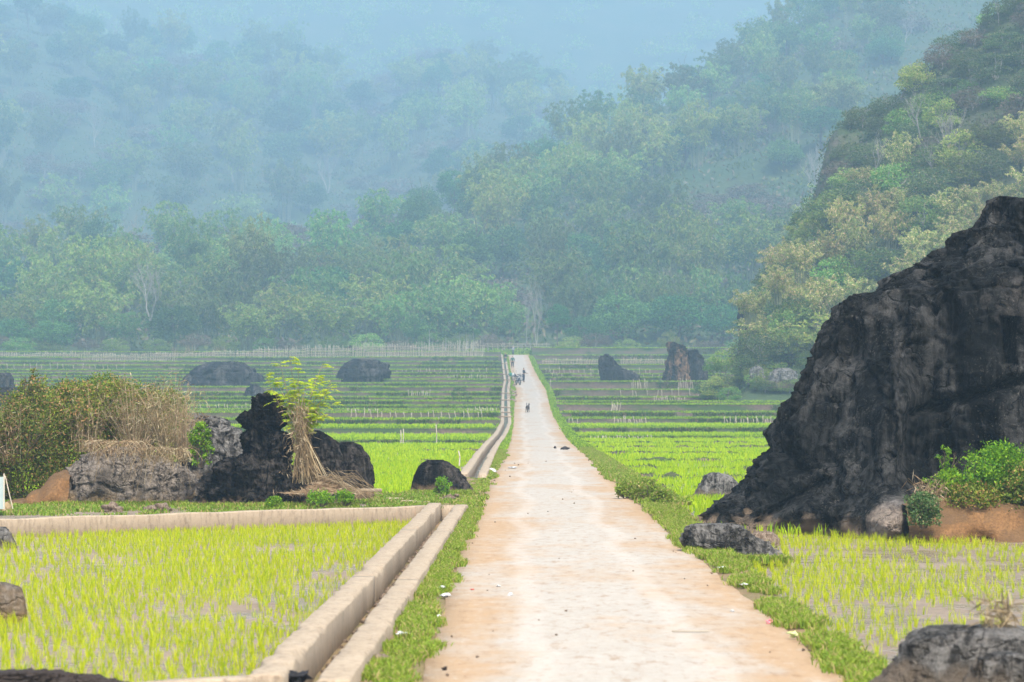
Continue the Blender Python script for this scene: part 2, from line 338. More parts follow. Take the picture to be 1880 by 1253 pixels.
def zside(lv, side, X, D):
    X = np.asarray(X, float); D = np.asarray(D, float); z = X*0+lv[0][1]
    for i in range(1, len(lv)): z = np.where(D >= dstart(lv, i, X, side)+.1, lv[i][1], z)
    return z
def strip(name, Ds, cols, zs, mt, uvf=None):
    Ds = np.asarray(Ds, float); nC = len(cols(Ds[0])); V = np.array([[(x, D, z) for x, z in zip(cols(D), zs(D))] for D in Ds]).reshape(-1, 3)
    i = np.arange(len(Ds)-1)[:, None]*nC+np.arange(nC-1)[None]; q = np.stack([i, i+1, i+1+nC, i+nC], -1).reshape(-1, 4)
    uv = None
    if uvf: uv = np.array([[uvf(k, D) for k in range(nC)] for D in Ds]).reshape(-1, 2)
    return tag(mesh(name, V, q, mt, uv=uv), kind='structure')
Ds = np.concatenate([np.arange(8, 120, .5), np.arange(120, 482, 1.5)])
us_ = np.linspace(0, 1, 13)
def rcols(D):
    j = .05*float(n1(D*.9, 1)); k = .05*float(n1(D*.8, 2)); return [xl(D)+j-.0, *(xl(D)+u_*RWID for u_ in us_[1:-1]), xl(D)+RWID+k]
# road slab: top with thin dropped edges
def rc2(D): c_ = rcols(D); return [c_[0]-.01, *c_, c_[-1]+.01]
def rz2(D): z = float(zr(D)); return [z-.09, *[z+.006*float(n1(D*.5+u_*9, 5))-.02*abs(u_-.5) for u_ in us_], z-.09]
strip('road', Ds, rc2, rz2, M['road'], lambda k, D: (min(max((k-1)/12, 0), 1), D))
def vcols(D): x0 = xch(D)+.80; return [x0-.03, (x0+xl(D))/2, xl(D)+.15, xl(D)+RWID/2, xl(D)+RWID-.15, xl(D)+RWID+vr(D)*.35, xl(D)+RWID+vr(D)*.8, xl(D)+RWID+vr(D)+.06]
def vz(D):
    z = float(zr(D)); n = .02*float(n1(D*1.3, 8)); e = float(zside(RIGHT, 1, xl(D)+RWID+vr(D)+.3, D)); return [z-.02+n, z-.01+n, z-.06, z-.06, z-.05, z-.01+n, z-.03-n, min(z-.05, e-.02)]
strip('verge_ground', Ds, vcols, vz, M['verge'])
strip('verge_patch', np.arange(57.2, 79, .6), lambda D: [xch(D)-.15, xch(D)+.3, xch(D)+.83], lambda D: [.02, .05, 0.0], M['verge'])
# base ground out to the horizon
n = 40; gx, gy = np.meshgrid(np.linspace(-4500, 4500, n), np.linspace(-1500, 6000, n)); P = np.stack([gx, gy, gx*0-.9], -1).reshape(-1, 3)
i = np.arange(n-1)[:, None]*n+np.arange(n-1)[None]; tag(mesh('ground', P, np.stack([i, i+1, i+1+n, i+n], -1).reshape(-1, 4), M['base']), kind='structure')

# hills ---------------------------------------------------------------
YA = ([-500, 0, 300, 500, 650, 750, 850, 950, 1050, 1150, 1250, 1340, 1450, 1600, 2400], [450, 440, 425, 405, 385, 345, 300, 255, 205, 160, 125, 75, 10, -60, -120])
DA = ([-500, 0, 900, 1100, 1340, 1600, 2400], [700, 700, 760, 850, 960, 1000, 1000])
YB = ([-500, 0, 140, 200, 340, 400, 540, 620, 700, 760, 800, 960, 1020, 1080, 1200, 2400], [-80, -30, 0, 40, 60, 80, 95, 145, 130, 90, 80, 112, 165, 220, 200, 50])
DB, DC = 1600, 2150
def hz(px, D):
    px = np.asarray(px, float); D = np.asarray(D, float)
    dA = it(px, *DA); zA = HC+(CY-it(px, *YA))*dA/F-10; zB = HC+(CY-it(px, *YB))*DB/F-11
    t = np.clip((D-488)/(dA-488), 0, 1); z = 10.3+(zA-10.3)*t**1.05
    d1 = dA+220; z1 = np.maximum(zA-16, 14); t1 = np.clip((D-dA)/140, 0, 1); z = np.where(D > dA, zA+(z1-zA)*t1, z)
    t2 = np.clip((D-d1)/(DB-d1), 0, 1); z = np.where(D > d1, z1+(zB-z1)*t2**.92, z)
    z3 = zB-14; t3 = np.clip((D-DB)/90, 0, 1); z = np.where(D > DB, zB+(z3-zB)*t3, z)
    zC = HC+(CY+90)*DC/F; t4 = np.clip((D-DB-90)/(DC-DB-90), 0, 1); z = np.where(D > DB+90, z3+(zC-z3)*t4, z)
    z = z-1.6*np.clip((486-D)/12, 0, 1)
    X = (px-CX)*D/F; am = np.clip((D-488)/80, 0, 1)*4.5
    return z+am*fbm(np.stack([X/55, D/55, X*0], -1), 4, 31)
pxs = np.linspace(-550, 2450, 180); dds = np.concatenate([np.linspace(471, 1060, 112), np.linspace(1070, 2780, 120)])
PX, DD = np.meshgrid(pxs, dds); P = np.stack([(PX-CX)*DD/F, DD, hz(PX, DD)], -1).reshape(-1, 3); n = len(pxs)
i = np.arange(len(dds)-1)[:, None]*n+np.arange(n-1)[None]; tag(mesh('hills', P, np.stack([i, i+1, i+1+n, i+n], -1).reshape(-1, 4), M['hill'], smooth=True), kind='structure')
# near karst hill on the right
YD = ([1330, 1370, 1400, 1470, 1500, 1520, 1540, 1600, 1645, 1660, 1700, 1750, 1800, 1900, 2100, 2500], [690, 610, 500, 410, 330, 250, 215, 185, 165, 130, 110, 75, 35, -30, -90, -120])
def dz(px, D):
    px = np.asarray(px, float); D = np.asarray(D, float); zc = HC+(CY-it(px, *YD))*325/F-1.2; b = 4.6+.0*px
    t = np.clip((D-268)/57, 0, 1); z = b+(np.maximum(zc, b)-b)*t**.85; z = z-2.7*np.clip((275-D)/13, 0, 1); z = np.where(D > 325, z-(D-325)*.12, z)
    X = (px-CX)*D/F; edge = np.clip((px-1335)/40, 0, 1)
    return 1.9+(z-1.9)*edge+edge*t*1.4*fbm(np.stack([X/7, D/7, X*0+2], -1), 4, 41)
pxs = np.linspace(1335, 2500, 150); dds = np.linspace(262, 400, 70); PX, DD = np.meshgrid(pxs, dds)
P = np.stack([(PX-CX)*DD/F, DD, dz(PX, DD)], -1).reshape(-1, 3); n = len(pxs)
i = np.arange(len(dds)-1)[:, None]*n+np.arange(n-1)[None]; tag(mesh('hillside', P, np.stack([i, i+1, i+1+n, i+n], -1).reshape(-1, 4), M['hill'], smooth=True), kind='structure')

# ------------------------------------------------------------------ irrigation channel and low walls
def wall_run(mb, D0, D1, xa, xb, zb, zt, step=1.5, seed=0):
    n = int((D1-D0)/step)+2; Dd = np.linspace(D0, D1, n); V = []
    for D in Dd:
        w_ = .018*float(n1(D*.7, seed)); v_ = .012*float(n1(D*.9, seed+4)); z = float(zr(D)); x0 = xch(D)+xa; x1 = xch(D)+xb; c_ = .014+.07*max(0., float(n1(D*2.7, seed+7, 3))-.12)
        V += [(x0, D, z+zb), (x0+w_*.3, D, z+zt-c_), (x0+c_+w_*.3, D, z+zt+v_), (x1-c_+w_, D, z+zt+v_), (x1+w_, D, z+zt-c_), (x1, D, z+zb)]
    Q = [(i*6+j, i*6+(j+1) % 6, (i+1)*6+(j+1) % 6, (i+1)*6+j) for i in range(n-1) for j in range(6)]
    a = (n-1)*6; Q += [(0, 5, 4, 1), (1, 4, 3, 2), (a, a+1, a+4, a+5), (a+1, a+2, a+3, a+4)]
    mb.add(V, [q[::-1] for q in Q])
def channel(D0, D1, label, step, water, beams=()):
    r = empty('irrigation_channel', (xch(D0), D0, float(zr(D0))), label, 'irrigation channel', 'concrete irrigation channel beside the road')
    inv = -np.array([xch(D0), D0, float(zr(D0))])
    def fin(mb, nm, mt):
        V = np.concatenate(mb.V)+inv; return mesh(nm, V, np.concatenate(mb.Q), mt, r)
    if step < 1:
        segs = [(a, min(a+12, D1)) for a in np.arange(D0, D1-1, 12)]
    else: segs = [(D0, D1)]
    for a, b in segs:
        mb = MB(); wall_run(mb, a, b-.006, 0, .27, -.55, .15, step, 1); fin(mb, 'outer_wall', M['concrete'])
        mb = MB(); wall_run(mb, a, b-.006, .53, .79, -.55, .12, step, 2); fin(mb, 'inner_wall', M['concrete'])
    mb = MB(); Dd = np.arange(D0+.02, D1, 1.0); V = [(xch(D)+x, D, float(zr(D))-.18+.02*float(n1(D*2+x*9, 6))) for D in Dd for x in (.2, .4, .62)]
    mb.add(V, [(i*3+j, i*3+j+1, i*3+4+j, i*3+3+j) for i in range(len(Dd)-1) for j in (0, 1)]); fin(mb, 'bed', M['water'] if water else M['verge'])
    for D in beams:
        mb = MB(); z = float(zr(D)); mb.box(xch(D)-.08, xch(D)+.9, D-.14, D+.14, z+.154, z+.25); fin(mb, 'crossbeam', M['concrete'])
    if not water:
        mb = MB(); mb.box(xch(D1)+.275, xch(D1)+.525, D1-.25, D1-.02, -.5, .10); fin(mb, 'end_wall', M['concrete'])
    return r
channel(21.2, 57, 'near stretch of concrete irrigation channel with thick pale walls between the paddy and the road', .25, False)
channel(79, 468, 'far stretch of narrow concrete channel with crossbeams running up the left side of the road', 3.0, True, (214, 230, 243, 262, 284, 331, 352, 372, 405, 440))
# stones inside the near channel
mb = MB()
def pebble(mb, p, r, seed):
    th, ph = np.meshgrid(np.linspace(0, np.pi, 6), np.arange(8)*np.pi/4, indexing='ij'); d = np.stack([np.sin(th)*np.cos(ph), np.sin(th)*np.sin(ph), np.cos(th)], -1).reshape(-1, 3)
    v = d*np.asarray(r)*(1+.35*vn(d*1.7+seed*7.7, seed))[:, None]+p
    mb.add(v, [(i*8+j, (i+1)*8+j, (i+1)*8+(j+1) % 8, i*8+(j+1) % 8) for i in range(5) for j in range(8)])
for k in range(420):
    D = RG.uniform(22.5, 52); r_ = RG.uniform(.012, .045); pebble(mb, (xch(D)+RG.uniform(.29, .51), D, -.17), (r_, r_, r_*.7), k)
tag(mb.build('pebbles', M['stone']), kind='stuff')
def low_wall(p0, p1, z0, z1, th, label):
    p0 = np.array(p0); p1 = np.array(p1); L = np.linalg.norm(p1-p0); n = int(L/.35)+2; t = np.linspace(0, 1, n)[:, None]; c_ = p0+(p1-p0)*t; dr = (p1-p0)/L; nr = np.array([-dr[1], dr[0]]); V = []
    for k, p in enumerate(c_):
        e1 = .015*float(n1(k*.6, 7)); e2 = .012*float(n1(k*.5, 9)); a = p-nr*(th/2+e1); b = p+nr*th/2
        V += [(a[0], a[1], z0), (a[0], a[1], z1-.02+e2), (a[0]+nr[0]*.02, a[1]+nr[1]*.02, z1+e2), (b[0]-nr[0]*.02, b[1]-nr[1]*.02, z1+e2), (b[0], b[1], z1-.02+e2), (b[0], b[1], z0)]
    Q = [(i*6+j, i*6+(j+1) % 6, (i+1)*6+(j+1) % 6, (i+1)*6+j) for i in range(n-1) for j in range(6)]
    a = (n-1)*6; Q += [(0, 5, 4, 1), (1, 4, 3, 2), (a, a+1, a+4, a+5), (a+1, a+2, a+3, a+4)]
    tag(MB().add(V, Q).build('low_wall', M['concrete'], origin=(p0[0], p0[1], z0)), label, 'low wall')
low_wall((-15, 44.4), (-1.72, 55.7), -.45, .13, .28, 'low tan concrete wall closing off the back of the near left paddy')
low_wall((-6, 18.3), (-1.9, 21.35), -.45, .13, .24, 'short concrete wall branching left off the channel at the bottom of the picture')

# ------------------------------------------------------------------ rocks
def rock(outl, D, depth, mt, label, name='boulder', cat='boulder', group=None, amp=.1, fr=1.6, NZ=90, NA=110, extra=None, seed=1, sink=.25, flut=.5, zmin=None):
    ys = [o[0] for o in outl]; y0, y1 = ys[0], ys[-1]
    t = np.linspace(0, 1, NZ); py = y0+(y1-y0)*(t**1.25); L = it(py, ys, [o[1] for o in outl]); Rr = it(py, ys, [o[2] for o in outl])
    Dc = D+depth; z = HC-(py-CY)*Dc/F; xa = (L-CX)*Dc/F; xb = (Rr-CX)*Dc/F
    z = np.append(z, z[-1]-sink); xa = np.append(xa, xa[-1]-.1*sink); xb = np.append(xb, xb[-1]+.1*sink)
    cx = (xa+xb)/2; hx = (xb-xa)/2; dy = depth*(hx/hx.max())**.6; n = len(z); th = np.arange(NA)*2*np.pi/NA
    ct, st_ = np.cos(th), np.sin(th); ex = .78
    X = cx[:, None]+hx[:, None]*np.sign(ct)*np.abs(ct)**ex; Y = D+depth+dy[:, None]*np.sign(st_)*np.abs(st_)**ex; Z = np.repeat(z[:, None], NA, 1)
    P = np.stack([X, Y, Z], -1); N = np.stack([np.broadcast_to(ct, X.shape), np.broadcast_to(st_, X.shape), np.full(X.shape, .15)], -1)
    q = P*np.array([fr, fr, fr*flut]); dsp = amp*(1.2*fbm(q, 3, seed)-1.6*(.35-np.minimum(.35, np.abs(fbm(q*1.7+5, 2, seed+9))))*1.2+.5*(.3-np.abs(fbm(P*fr*3.3, 3, seed+20))))
    rf = np.array([1.5, 1.5, .42*max(flut, .5)/.5]); dsp = dsp*.75+amp*sum((.34-np.abs(vn(P*fr*rf*k_+k_, seed+50+k_)))*a_ for k_, a_ in ((1, 1.3), (2, .8), (4, .5), (8, .28)))
    dsp = dsp+min(amp, .12)*.22*fbm(P*fr*9, 3, seed+31)-amp*.6*np.exp(-(vn(P*fr*np.array([2.2, 2.2, .8]), seed+40)/.07)**2)*np.clip(.5+vn(P*fr*.7, seed+41), 0, 1)
    fade = np.minimum(1, (hx/ (hx.max()*.15)))[:, None]
    P = P+N*(dsp*fade)[..., None]; P[..., 2] += (amp*.5*fbm(P*fr*1.4+3, 3, seed+5))*np.minimum(1, np.arange(n)/6)[:, None]
    if extra is not None: P = extra(P)
    top = P[0].mean(0)+[0, 0, amp*.1]; V = np.concatenate([P.reshape(-1, 3), top[None]]); i = np.arange(n-1)[:, None]*NA; j = np.arange(NA)[None]; j2 = (j+1) % NA
    Q = np.stack([i+j, i+NA+j, i+NA+j2, i+j2], -1).reshape(-1, 4); T = n*NA; Q = np.concatenate([Q, [(T, k, (k+1) % NA, (k+2) % NA) for k in range(0, NA, 2)]])
    org = (cx[-2], D+depth, HC-(y1-CY)*D/F); o = mesh(name, V, Q, mt, smooth=True, origin=org); return tag(o, label, cat, group)
def bigx(P):
    X, Y, Z = P[..., 0], P[..., 1], P[..., 2]; px = CX+X*F/50; py = CY-(Z-HC)*F/50; fr_ = Y < 54.5
    def g(cx_, cy_, sx, sy, a): return a*np.exp(-((px-cx_)/sx)**2-((py-cy_)/sy)**2)
    b = g(1628, 800, 42, 110, .75)+g(1625, 960, 62, 60, 1.25)+g(1660, 700, 40, 80, .35)+g(1500, 960, 50, 50, .35)-g(1480, 985, 60, 26, .55)-g(1590, 640, 26, 38, .35)-g(1735, 840, 50, 100, .5)-g(1700, 660, 30, 45, .3)
    ln = 760-(px-1690)*.31; b = b-.35*np.exp(-((py-ln)/9)**2)*(px > 1680)-.6*np.exp(-((px-1868)/12)**2)*(py > 580)*(py < 670)
    ln2 = 955-(px-1420)*.62; b = b-.25*np.exp(-((py-ln2)/8)**2)*(px > 1400)*(px < 1540)
    P = P.copy(); P[..., 1] = Y-b*fr_; return P
rock([(366, 1832, 1850), (369, 1818, 1890), (378, 1809, 1960), (425, 1795, 2040), (438, 1764, 2070), (456, 1759, 2090), (482, 1707, 2110), (510, 1655, 2140), (541, 1598, 2160), (549, 1556, 2165), (583, 1530, 2190), (619, 1507, 2200), (650, 1494, 2210), (687, 1468, 2220), (723, 1453, 2230), (764, 1434, 2240), (796, 1419, 2245), (827, 1421, 2250), (853, 1390, 2250), (899, 1344, 2250), (936, 1292, 2250), (960, 1262, 2250), (985, 1262, 2250)],
     50, 4.5, M['rock'], 'huge black limestone outcrop towering over the right-hand paddy', 'rock_outcrop', 'rock outcrop', amp=.21, fr=.95, NZ=300, NA=480, extra=bigx, flut=.28, sink=.5)
rock([(722, 482, 486), (727, 474, 494), (735, 460, 508), (746, 452, 517), (762, 453, 520), (776, 448, 524), (786, 452, 518), (791, 462, 512), (795, 455, 520), (806, 447, 528), (820, 449, 531), (826, 458, 526), (832, 446, 534), (838, 428, 537), (850, 398, 539), (862, 388, 541), (885, 380, 543), (910, 366, 545), (934, 348, 547)], 57.5, .75, M['rock_spire'], 'tall lumpy black rock spire beside the yellow-green sapling', 'rock_spire', 'rock', amp=.15, fr=2.6, seed=3, flut=.9, NZ=190, NA=190)
rock([(790, 566, 588), (800, 556, 600), (820, 548, 622), (850, 544, 636), (890, 540, 645), (925, 535, 650)], 60, .6, M['rock_spire'], 'black boulder directly behind the bundle of dry stalks', amp=.09, fr=2.2, seed=4)
rock([(812, 632, 650), (818, 620, 662), (835, 612, 672), (860, 606, 682), (885, 604, 686), (905, 600, 684)], 60.5, .5, M['rock_spire'], 'rounded black boulder at the right end of the left rock cluster', amp=.06, fr=2.0, seed=5)
rock([(764, 372, 392), (772, 352, 415), (785, 342, 428), (800, 335, 448), (830, 330, 455), (880, 325, 455)], 61.5, .9, M['rock_grey'], 'weathered grey boulder between the dry bushes and the black spire', amp=.11, fr=2.0, seed=6)
rock([(822, 190, 232), (832, 165, 262), (845, 140, 300), (862, 120, 335), (885, 105, 352), (910, 90, 358), (936, 75, 362)], 58.5, .9, M['rock_tan'], 'broad tan-grey rock face under the dry bushes, with pale hollows', 'cliff_rock', 'rock', amp=.12, fr=1.6, seed=7, NZ=120, NA=160)
rock([(858, 270, 300), (868, 240, 345), (890, 225, 372), (934, 215, 380)], 58.8, .8, M['rock_tan'], 'grey-brown rock bulging beneath hanging dry grass, left of the black spire', 'cliff_rock', 'rock', amp=.10, fr=1.8, seed=8)
rock([(845, 788, 812), (850, 778, 826), (862, 769, 840), (878, 762, 852), (892, 757, 862), (906, 752, 868)], 65.5, .6, M['rock_spire'], 'domed black boulder beside the channel with a small green weed in front', amp=.05, fr=2.0, seed=9)
rock([(868, 1304, 1322), (874, 1294, 1340), (886, 1286, 1352), (898, 1278, 1358), (910, 1272, 1362)], 68, .45, M['rock_grey'], 'small dark grey boulder standing in the bright right-hand rice', amp=.04, fr=2.4, seed=10)
rock([(962, 1280, 1340), (967, 1262, 1365), (978, 1250, 1385), (992, 1250, 1402), (1005, 1262, 1416), (1016, 1285, 1428), (1030, 1330, 1440), (1046, 1370, 1446)], 41.5, .35, M['rock_grey'], 'low long grey rock lying at the foot of the outcrop beside the right verge', amp=.07, fr=2.8, seed=11, sink=.2)
rock([(1150, 1790, 1840), (1156, 1700, 1900), (1165, 1672, 1930), (1180, 1655, 1950), (1200, 1650, 1960), (1225, 1628, 1970), (1262, 1590, 1980)], 20.2, .45, M['rock_grey'], 'blurred dark foreground boulder in the bottom right corner', amp=.035, fr=4, seed=12, sink=.6)
rock([(1200, 1815, 1880), (1208, 1800, 1900), (1225, 1790, 1910), (1262, 1770, 1920)], 19.2, .25, M['rock_grey'], 'pale grey stone in front of the blurred corner boulder', amp=.03, fr=7, seed=13, sink=.5)
rock([(976, 1388, 1412), (981, 1378, 1424), (990, 1370, 1432)], 46.5, .2, M['stone'], 'flat pinkish stone between the low grey rock and the outcrop', 'stone', 'stone', amp=.02, fr=5, NZ=30, NA=50, seed=14, sink=.1)
rock([(1070, -30, 10), (1080, -50, 30), (1100, -60, 40), (1132, -70, 44)], 30.5, .2, M['rock_tan'], 'tan stone at the left edge of the near rice paddy', 'stone', 'stone', amp=.03, fr=5, NZ=40, NA=60, seed=15, sink=.15)
rock([(968, -20, 8), (976, -30, 22), (998, -40, 32)], 46, .2, M['rock_grey'], 'dark stone at the left edge just below the low wall', 'stone', 'stone', amp=.03, fr=5, NZ=40, NA=60, seed=16, sink=.15)
rock([(1232, -60, 60), (1237, -80, 140), (1247, -90, 185), (1266, -100, 290)], 20.9, .3, M['clod'], 'dark heap of wet soil in the bottom left corner', 'soil_heap', 'soil heap', amp=.035, fr=11, NZ=60, NA=140, seed=17, sink=.3)
# far rocks
FR = 'dark rocks standing in the distant terraces'
rock([(664, 398, 425), (668, 380, 445), (676, 365, 460), (688, 350, 478), (700, 335, 485), (712, 325, 492)], 318, 6, M['rock_far'], 'wide bluish dark rock in the distant left terraces, behind the bushes', group=FR, amp=.55, fr=.35, seed=21, sink=1.5)
rock([(660, 655, 680), (664, 640, 702), (672, 630, 712), (685, 622, 721), (690, 618, 720), (699, 616, 712)], 332, 4, M['rock_far'], 'humped dark rock in the distant terraces midway between sapling and road', group=FR, amp=.4, fr=.4, seed=22, sink=1.5)
rock([(706, 458, 472), (714, 450, 486), (722, 446, 492), (732, 440, 494)], 290, 1.2, M['rock_far'], 'small dark rock right behind the top of the black spire', group=FR, amp=.2, fr=.8, NZ=50, NA=70, seed=23, sink=.6)
rock([(685, -30, 14), (695, -40, 24), (725, -50, 27)], 250, 2, M['rock_far'], 'dark rock cut by the left edge behind the leafy bush', group=FR, amp=.25, fr=.6, NZ=60, NA=80, seed=24, sink=1)
rock([(712, -40, 40), (722, -50, 62), (770, -60, 72)], 170, 1.5, M['rock_far'], 'blue-grey rock at the left edge half hidden by the bush', group=FR, amp=.2, fr=.8, NZ=60, NA=80, seed=25, sink=1)
rock([(650, 1110, 1120), (656, 1104, 1124), (666, 1102, 1130), (676, 1101, 1143), (684, 1101, 1164), (690, 1101, 1174), (698, 1102, 1180)], 331, 1.6, M['rock_far'], 'dark pointed rock sloping down to the right in the right-hand terraces', group=FR, amp=.22, fr=.7, seed=26, sink=1)
rock([(628, 1228, 1240), (634, 1224, 1252), (645, 1225, 1259), (662, 1224, 1262), (680, 1220, 1264), (701, 1217, 1266)], 328, 1.4, M['rock_orange'], 'tall black and orange rock standing in the right-hand terraces', group=FR, amp=.3, fr=.7, seed=27, sink=1)
rock([(643, 1268, 1276), (650, 1263, 1284), (664, 1260, 1292), (684, 1258, 1297), (701, 1255, 1302)], 329.5, 1.6, M['rock_far'], 'knobbly black rock joined to the right of the orange-streaked rock', group=FR, amp=.3, fr=.8, seed=28, sink=1)
rock([(672, 1386, 1394), (678, 1376, 1402), (698, 1372, 1408)], 268, .8, M['rock_grey'], 'small blue-grey rock at the foot of the leafy cliff', group=FR, amp=.15, fr=1, NZ=50, NA=60, seed=29, sink=.5)
rock([(676, 1425, 1448), (682, 1416, 1462), (703, 1406, 1466)], 266, 1.1, M['rock_grey'], 'rounded grey rock beside the edge of the outcrop at the cliff foot', group=FR, amp=.16, fr=1, NZ=50, NA=70, seed=30, sink=.5)
rock([(634, 1432, 1470), (640, 1428, 1480), (656, 1430, 1480), (672, 1434, 1480)], 272, 1.2, M['rock_grey'], 'overhanging grey cliff block half hidden behind the outcrop edge', 'rock_block', 'rock', group=FR, amp=.18, fr=1, NZ=50, NA=70, seed=31, sink=.5)
rock([(560, 1360, 1372), (590, 1357, 1378), (640, 1355, 1382), (660, 1353, 1386)], 285, 1.2, M['rock_far'], 'narrow grey cliff face under the yellow bamboo', 'cliff_rock', 'rock', group=FR, amp=.2, fr=.8, NZ=60, NA=70, seed=32, sink=1)
# earth bank right of the outcrop and soil slope on the left
def bank(name, px0, px1, D, ytop, ybot, depth, seed):
    x = np.linspace(px0, px1, 90); rows = []
    for k, (t, dy_) in enumerate(((0, 0), (.15, .12), (.35, .2), (.6, .26), (.85, .34), (1, .5), (1.02, 1.), (1.02, depth))):
        zt = HC-(ytop(x)-CY)*D/F; zb = HC-(ybot-CY)*D/F-.1; X = (x-CX)*D/F; nn = fbm(np.stack([X*2, X*0+t*2, X*0], -1), 4, seed)
        rows.append(np.stack([X, D+dy_+.26*nn*(t > .05), zb+(zt-zb)*t+.09*nn], -1))
    P = np.concatenate(rows); n = 90; i = np.arange(len(rows)-1)[:, None]*n+np.arange(n-1)[None]
    return tag(mesh(name, P, np.stack([i, i+1, i+1+n, i+n], -1).reshape(-1, 4), M['bank'], smooth=True), kind='structure')
bank('earth_bank', 1672, 2250, 48.3, lambda x: 930+9*n1(x*.03, 6), 990, 3, 3)
bank('earth_slope', -120, 120, 58, lambda x: it(x, [-120, 0, 40, 80, 105, 125], [925, 922, 912, 890, 872, 885])+6*n1(x*.06, 5), 935, 4, 4)

# ------------------------------------------------------------------ plants as prototypes
def fib(n, up=0):
    d = unit(RG.normal(size=(n, 3)))
    if up: d[:, 2] = np.abs(d[:, 2])*up+d[:, 2]*(1-up)
    return unit(d)
def crown(mb, H, Wd, nc, nl, L, z0=.25, wl=.5, flat=1.0, cr=None):     # clumped broadleaf crown
    d = fib(nc, .25); r = RG.uniform(.55, 1, nc)**.5; zc = H*(1+z0)/2; cen = d*r[:, None]*np.array([Wd*.40, Wd*.40, H*(1-z0)*.42]); cen[:, 2] += zc
    if cr is None: cr = Wd*.13
    for c_ in cen:
        k = nl//nc; dd = fib(k, .45); rr = cr*RG.uniform(.75, 1.25); p = c_+dd*rr*RG.uniform(.6, 1.05, (k, 1))*np.array([1.15, 1.15, .8])
        out = unit(dd+RG.normal(size=(k, 3))*.6+[0, 0, -.1]); mb.leaf(p, out, L*RG.uniform(.6, 1.3, k), L*wl, unit(dd+RG.normal(size=(k, 3))*.5))
def branchy(mb, p, d_, L, r, lev, spread=.6, up=.15, k=5):
    pts = [np.array(p, float)]; dd = np.array(d_, float)
    for j in range(4): dd = unit(dd+RG.normal(size=3)*.10+[0, 0, up*.3]); pts.append(pts[-1]+dd*L/4)
    mb.tube(pts, np.linspace(r, r*.6, 5), k, cap=False); ends = [pts[-1]]
    if lev > 0:
        for q in range(RG.integers(2, 4)+(lev > 1)):
            b = pts[RG.integers(2, 5)]; nd = unit(dd+RG.normal(size=3)*spread+[0, 0, up]); ends += branchy(mb, b, nd, L*RG.uniform(.5, .75), r*.55, lev-1, spread, up, max(3, k-1))
    return ends
PROTO = {}
def tree_proto(H, Wd, nc, nl, L, z0, mt, tr, trunk='dbark', name='broadleaf_tree', cat='tree', label='green tree'):
    r = empty(name, (0, -500, 0), label, cat); mb = MB(); crown(mb, H, Wd, nc, nl, L, z0); mb.build('crown', mt, r)
    mb = MB(); branchy(mb, (0, 0, -1), (0, 0, 1), H*.6, tr, 2, .5, .3); mb.build('trunk', M[trunk], r); kids(r); return [r, H, Wd, False]
def bamboo_proto(H, Wd, culms, nodes, lv, L, mt, wl=.26, label='bamboo clump', dense=1.0):
    r = empty('bamboo_clump', (0, -500, 0), label, 'bamboo'); mb = MB(); cm = MB()
    for c_ in range(culms):
        az = RG.uniform(0, 6.283); rr = math.sqrt(RG.uniform(.0, 1)); b = np.array([math.cos(az), math.sin(az), 0])*rr*Wd*.14; out = np.array([math.cos(az), math.sin(az), 0]); reach = Wd*.44*rr*RG.uniform(.7, 1.1)
        h = H*RG.uniform(.72, 1)*(1-.22*rr**2); t = np.linspace(0, 1, 9)
        path = b+out*(reach*t**2.4)[:, None]; path[:, 2] = h*(t*1.12-.17*t**4); cm.tube(path, np.linspace(.07, .02, 9), 3, cap=False)
        tn = RG.uniform(.32, 1, nodes)**.8; bp = np.stack([np.interp(tn, t, path[:, k]) for k in range(3)], -1)
        for p, q in zip(bp, tn):
            a2 = RG.uniform(0, 6.283); bd = unit(np.array([math.cos(a2), math.sin(a2), .15])+out*.5); bl = Wd*.09*RG.uniform(.5, 1.3)*(1.25-.5*q); u = RG.uniform(.1, 1, lv)
            pp = p+bd*(bl*u)[:, None]; pp[:, 2] -= bl*.55*u**2; pp += RG.normal(size=(lv, 3))*bl*.12
            mb.leaf(pp, unit(bd*.6+RG.normal(size=(lv, 3))*.45+[0, 0, -.75]), L*RG.uniform(.6, 1.3, lv), L*wl)
    mb.build('foliage', mt, r); cm.build('culms', M['culm'], r); kids(r); return [r, H, Wd, False]
def bare_proto(H, lev=4, r0=.2, lean=0, name='bare_tree', fork=2):
    r = empty(name, (0, -500, 0), 'bare tree', 'bare tree'); mb = MB()
    for f in range(fork): branchy(mb, (0, 0, -.5), unit(np.array([lean+(-.18+.36*f if fork > 1 else 0), RG.normal()*.1, 1])), H*.45, r0, lev, .42, .3)
    mb.build('trunk_and_branches', M['bark'], r); kids(r); return [r, H, H*.6, False]
T = {}
T['bam'] = [bamboo_proto(15, 12, 34, 15, 11, .62, M['bam'], .30) for k in range(4)]
T['tree'] = [tree_proto(11, 10, 60+10*k, 5600, .48, .12, M['tree'], .22) for k in range(3)]
T['tall'] = [tree_proto(15, 9, 46, 4800, .5, .32, M['tree'], .25) for k in range(2)]
T['brown'] = [tree_proto(8, 8, 40, 2400, .42, .1, M['brown'], .15, 'bark', 'leafless_thicket', 'shrub') for k in range(2)]
T['bare'] = [bare_proto(15), bare_proto(13, 4, .16, .1, fork=1)]
T['ybam'] = [bamboo_proto(9, 9, 30, 16, 12, .42, M['ybam'], .34) for k in range(3)]
T['vine'] = [tree_proto(6, 6.5, 40, 5200, .26, .0, M['vine'], .12, 'bark', 'vine_covered_shrub', 'shrub') for k in range(3)]
T['grn'] = [tree_proto(5, 6, 34, 3600, .28, .0, M['bam'], .1, 'bark', 'green_shrub', 'shrub') for k in range(2)]
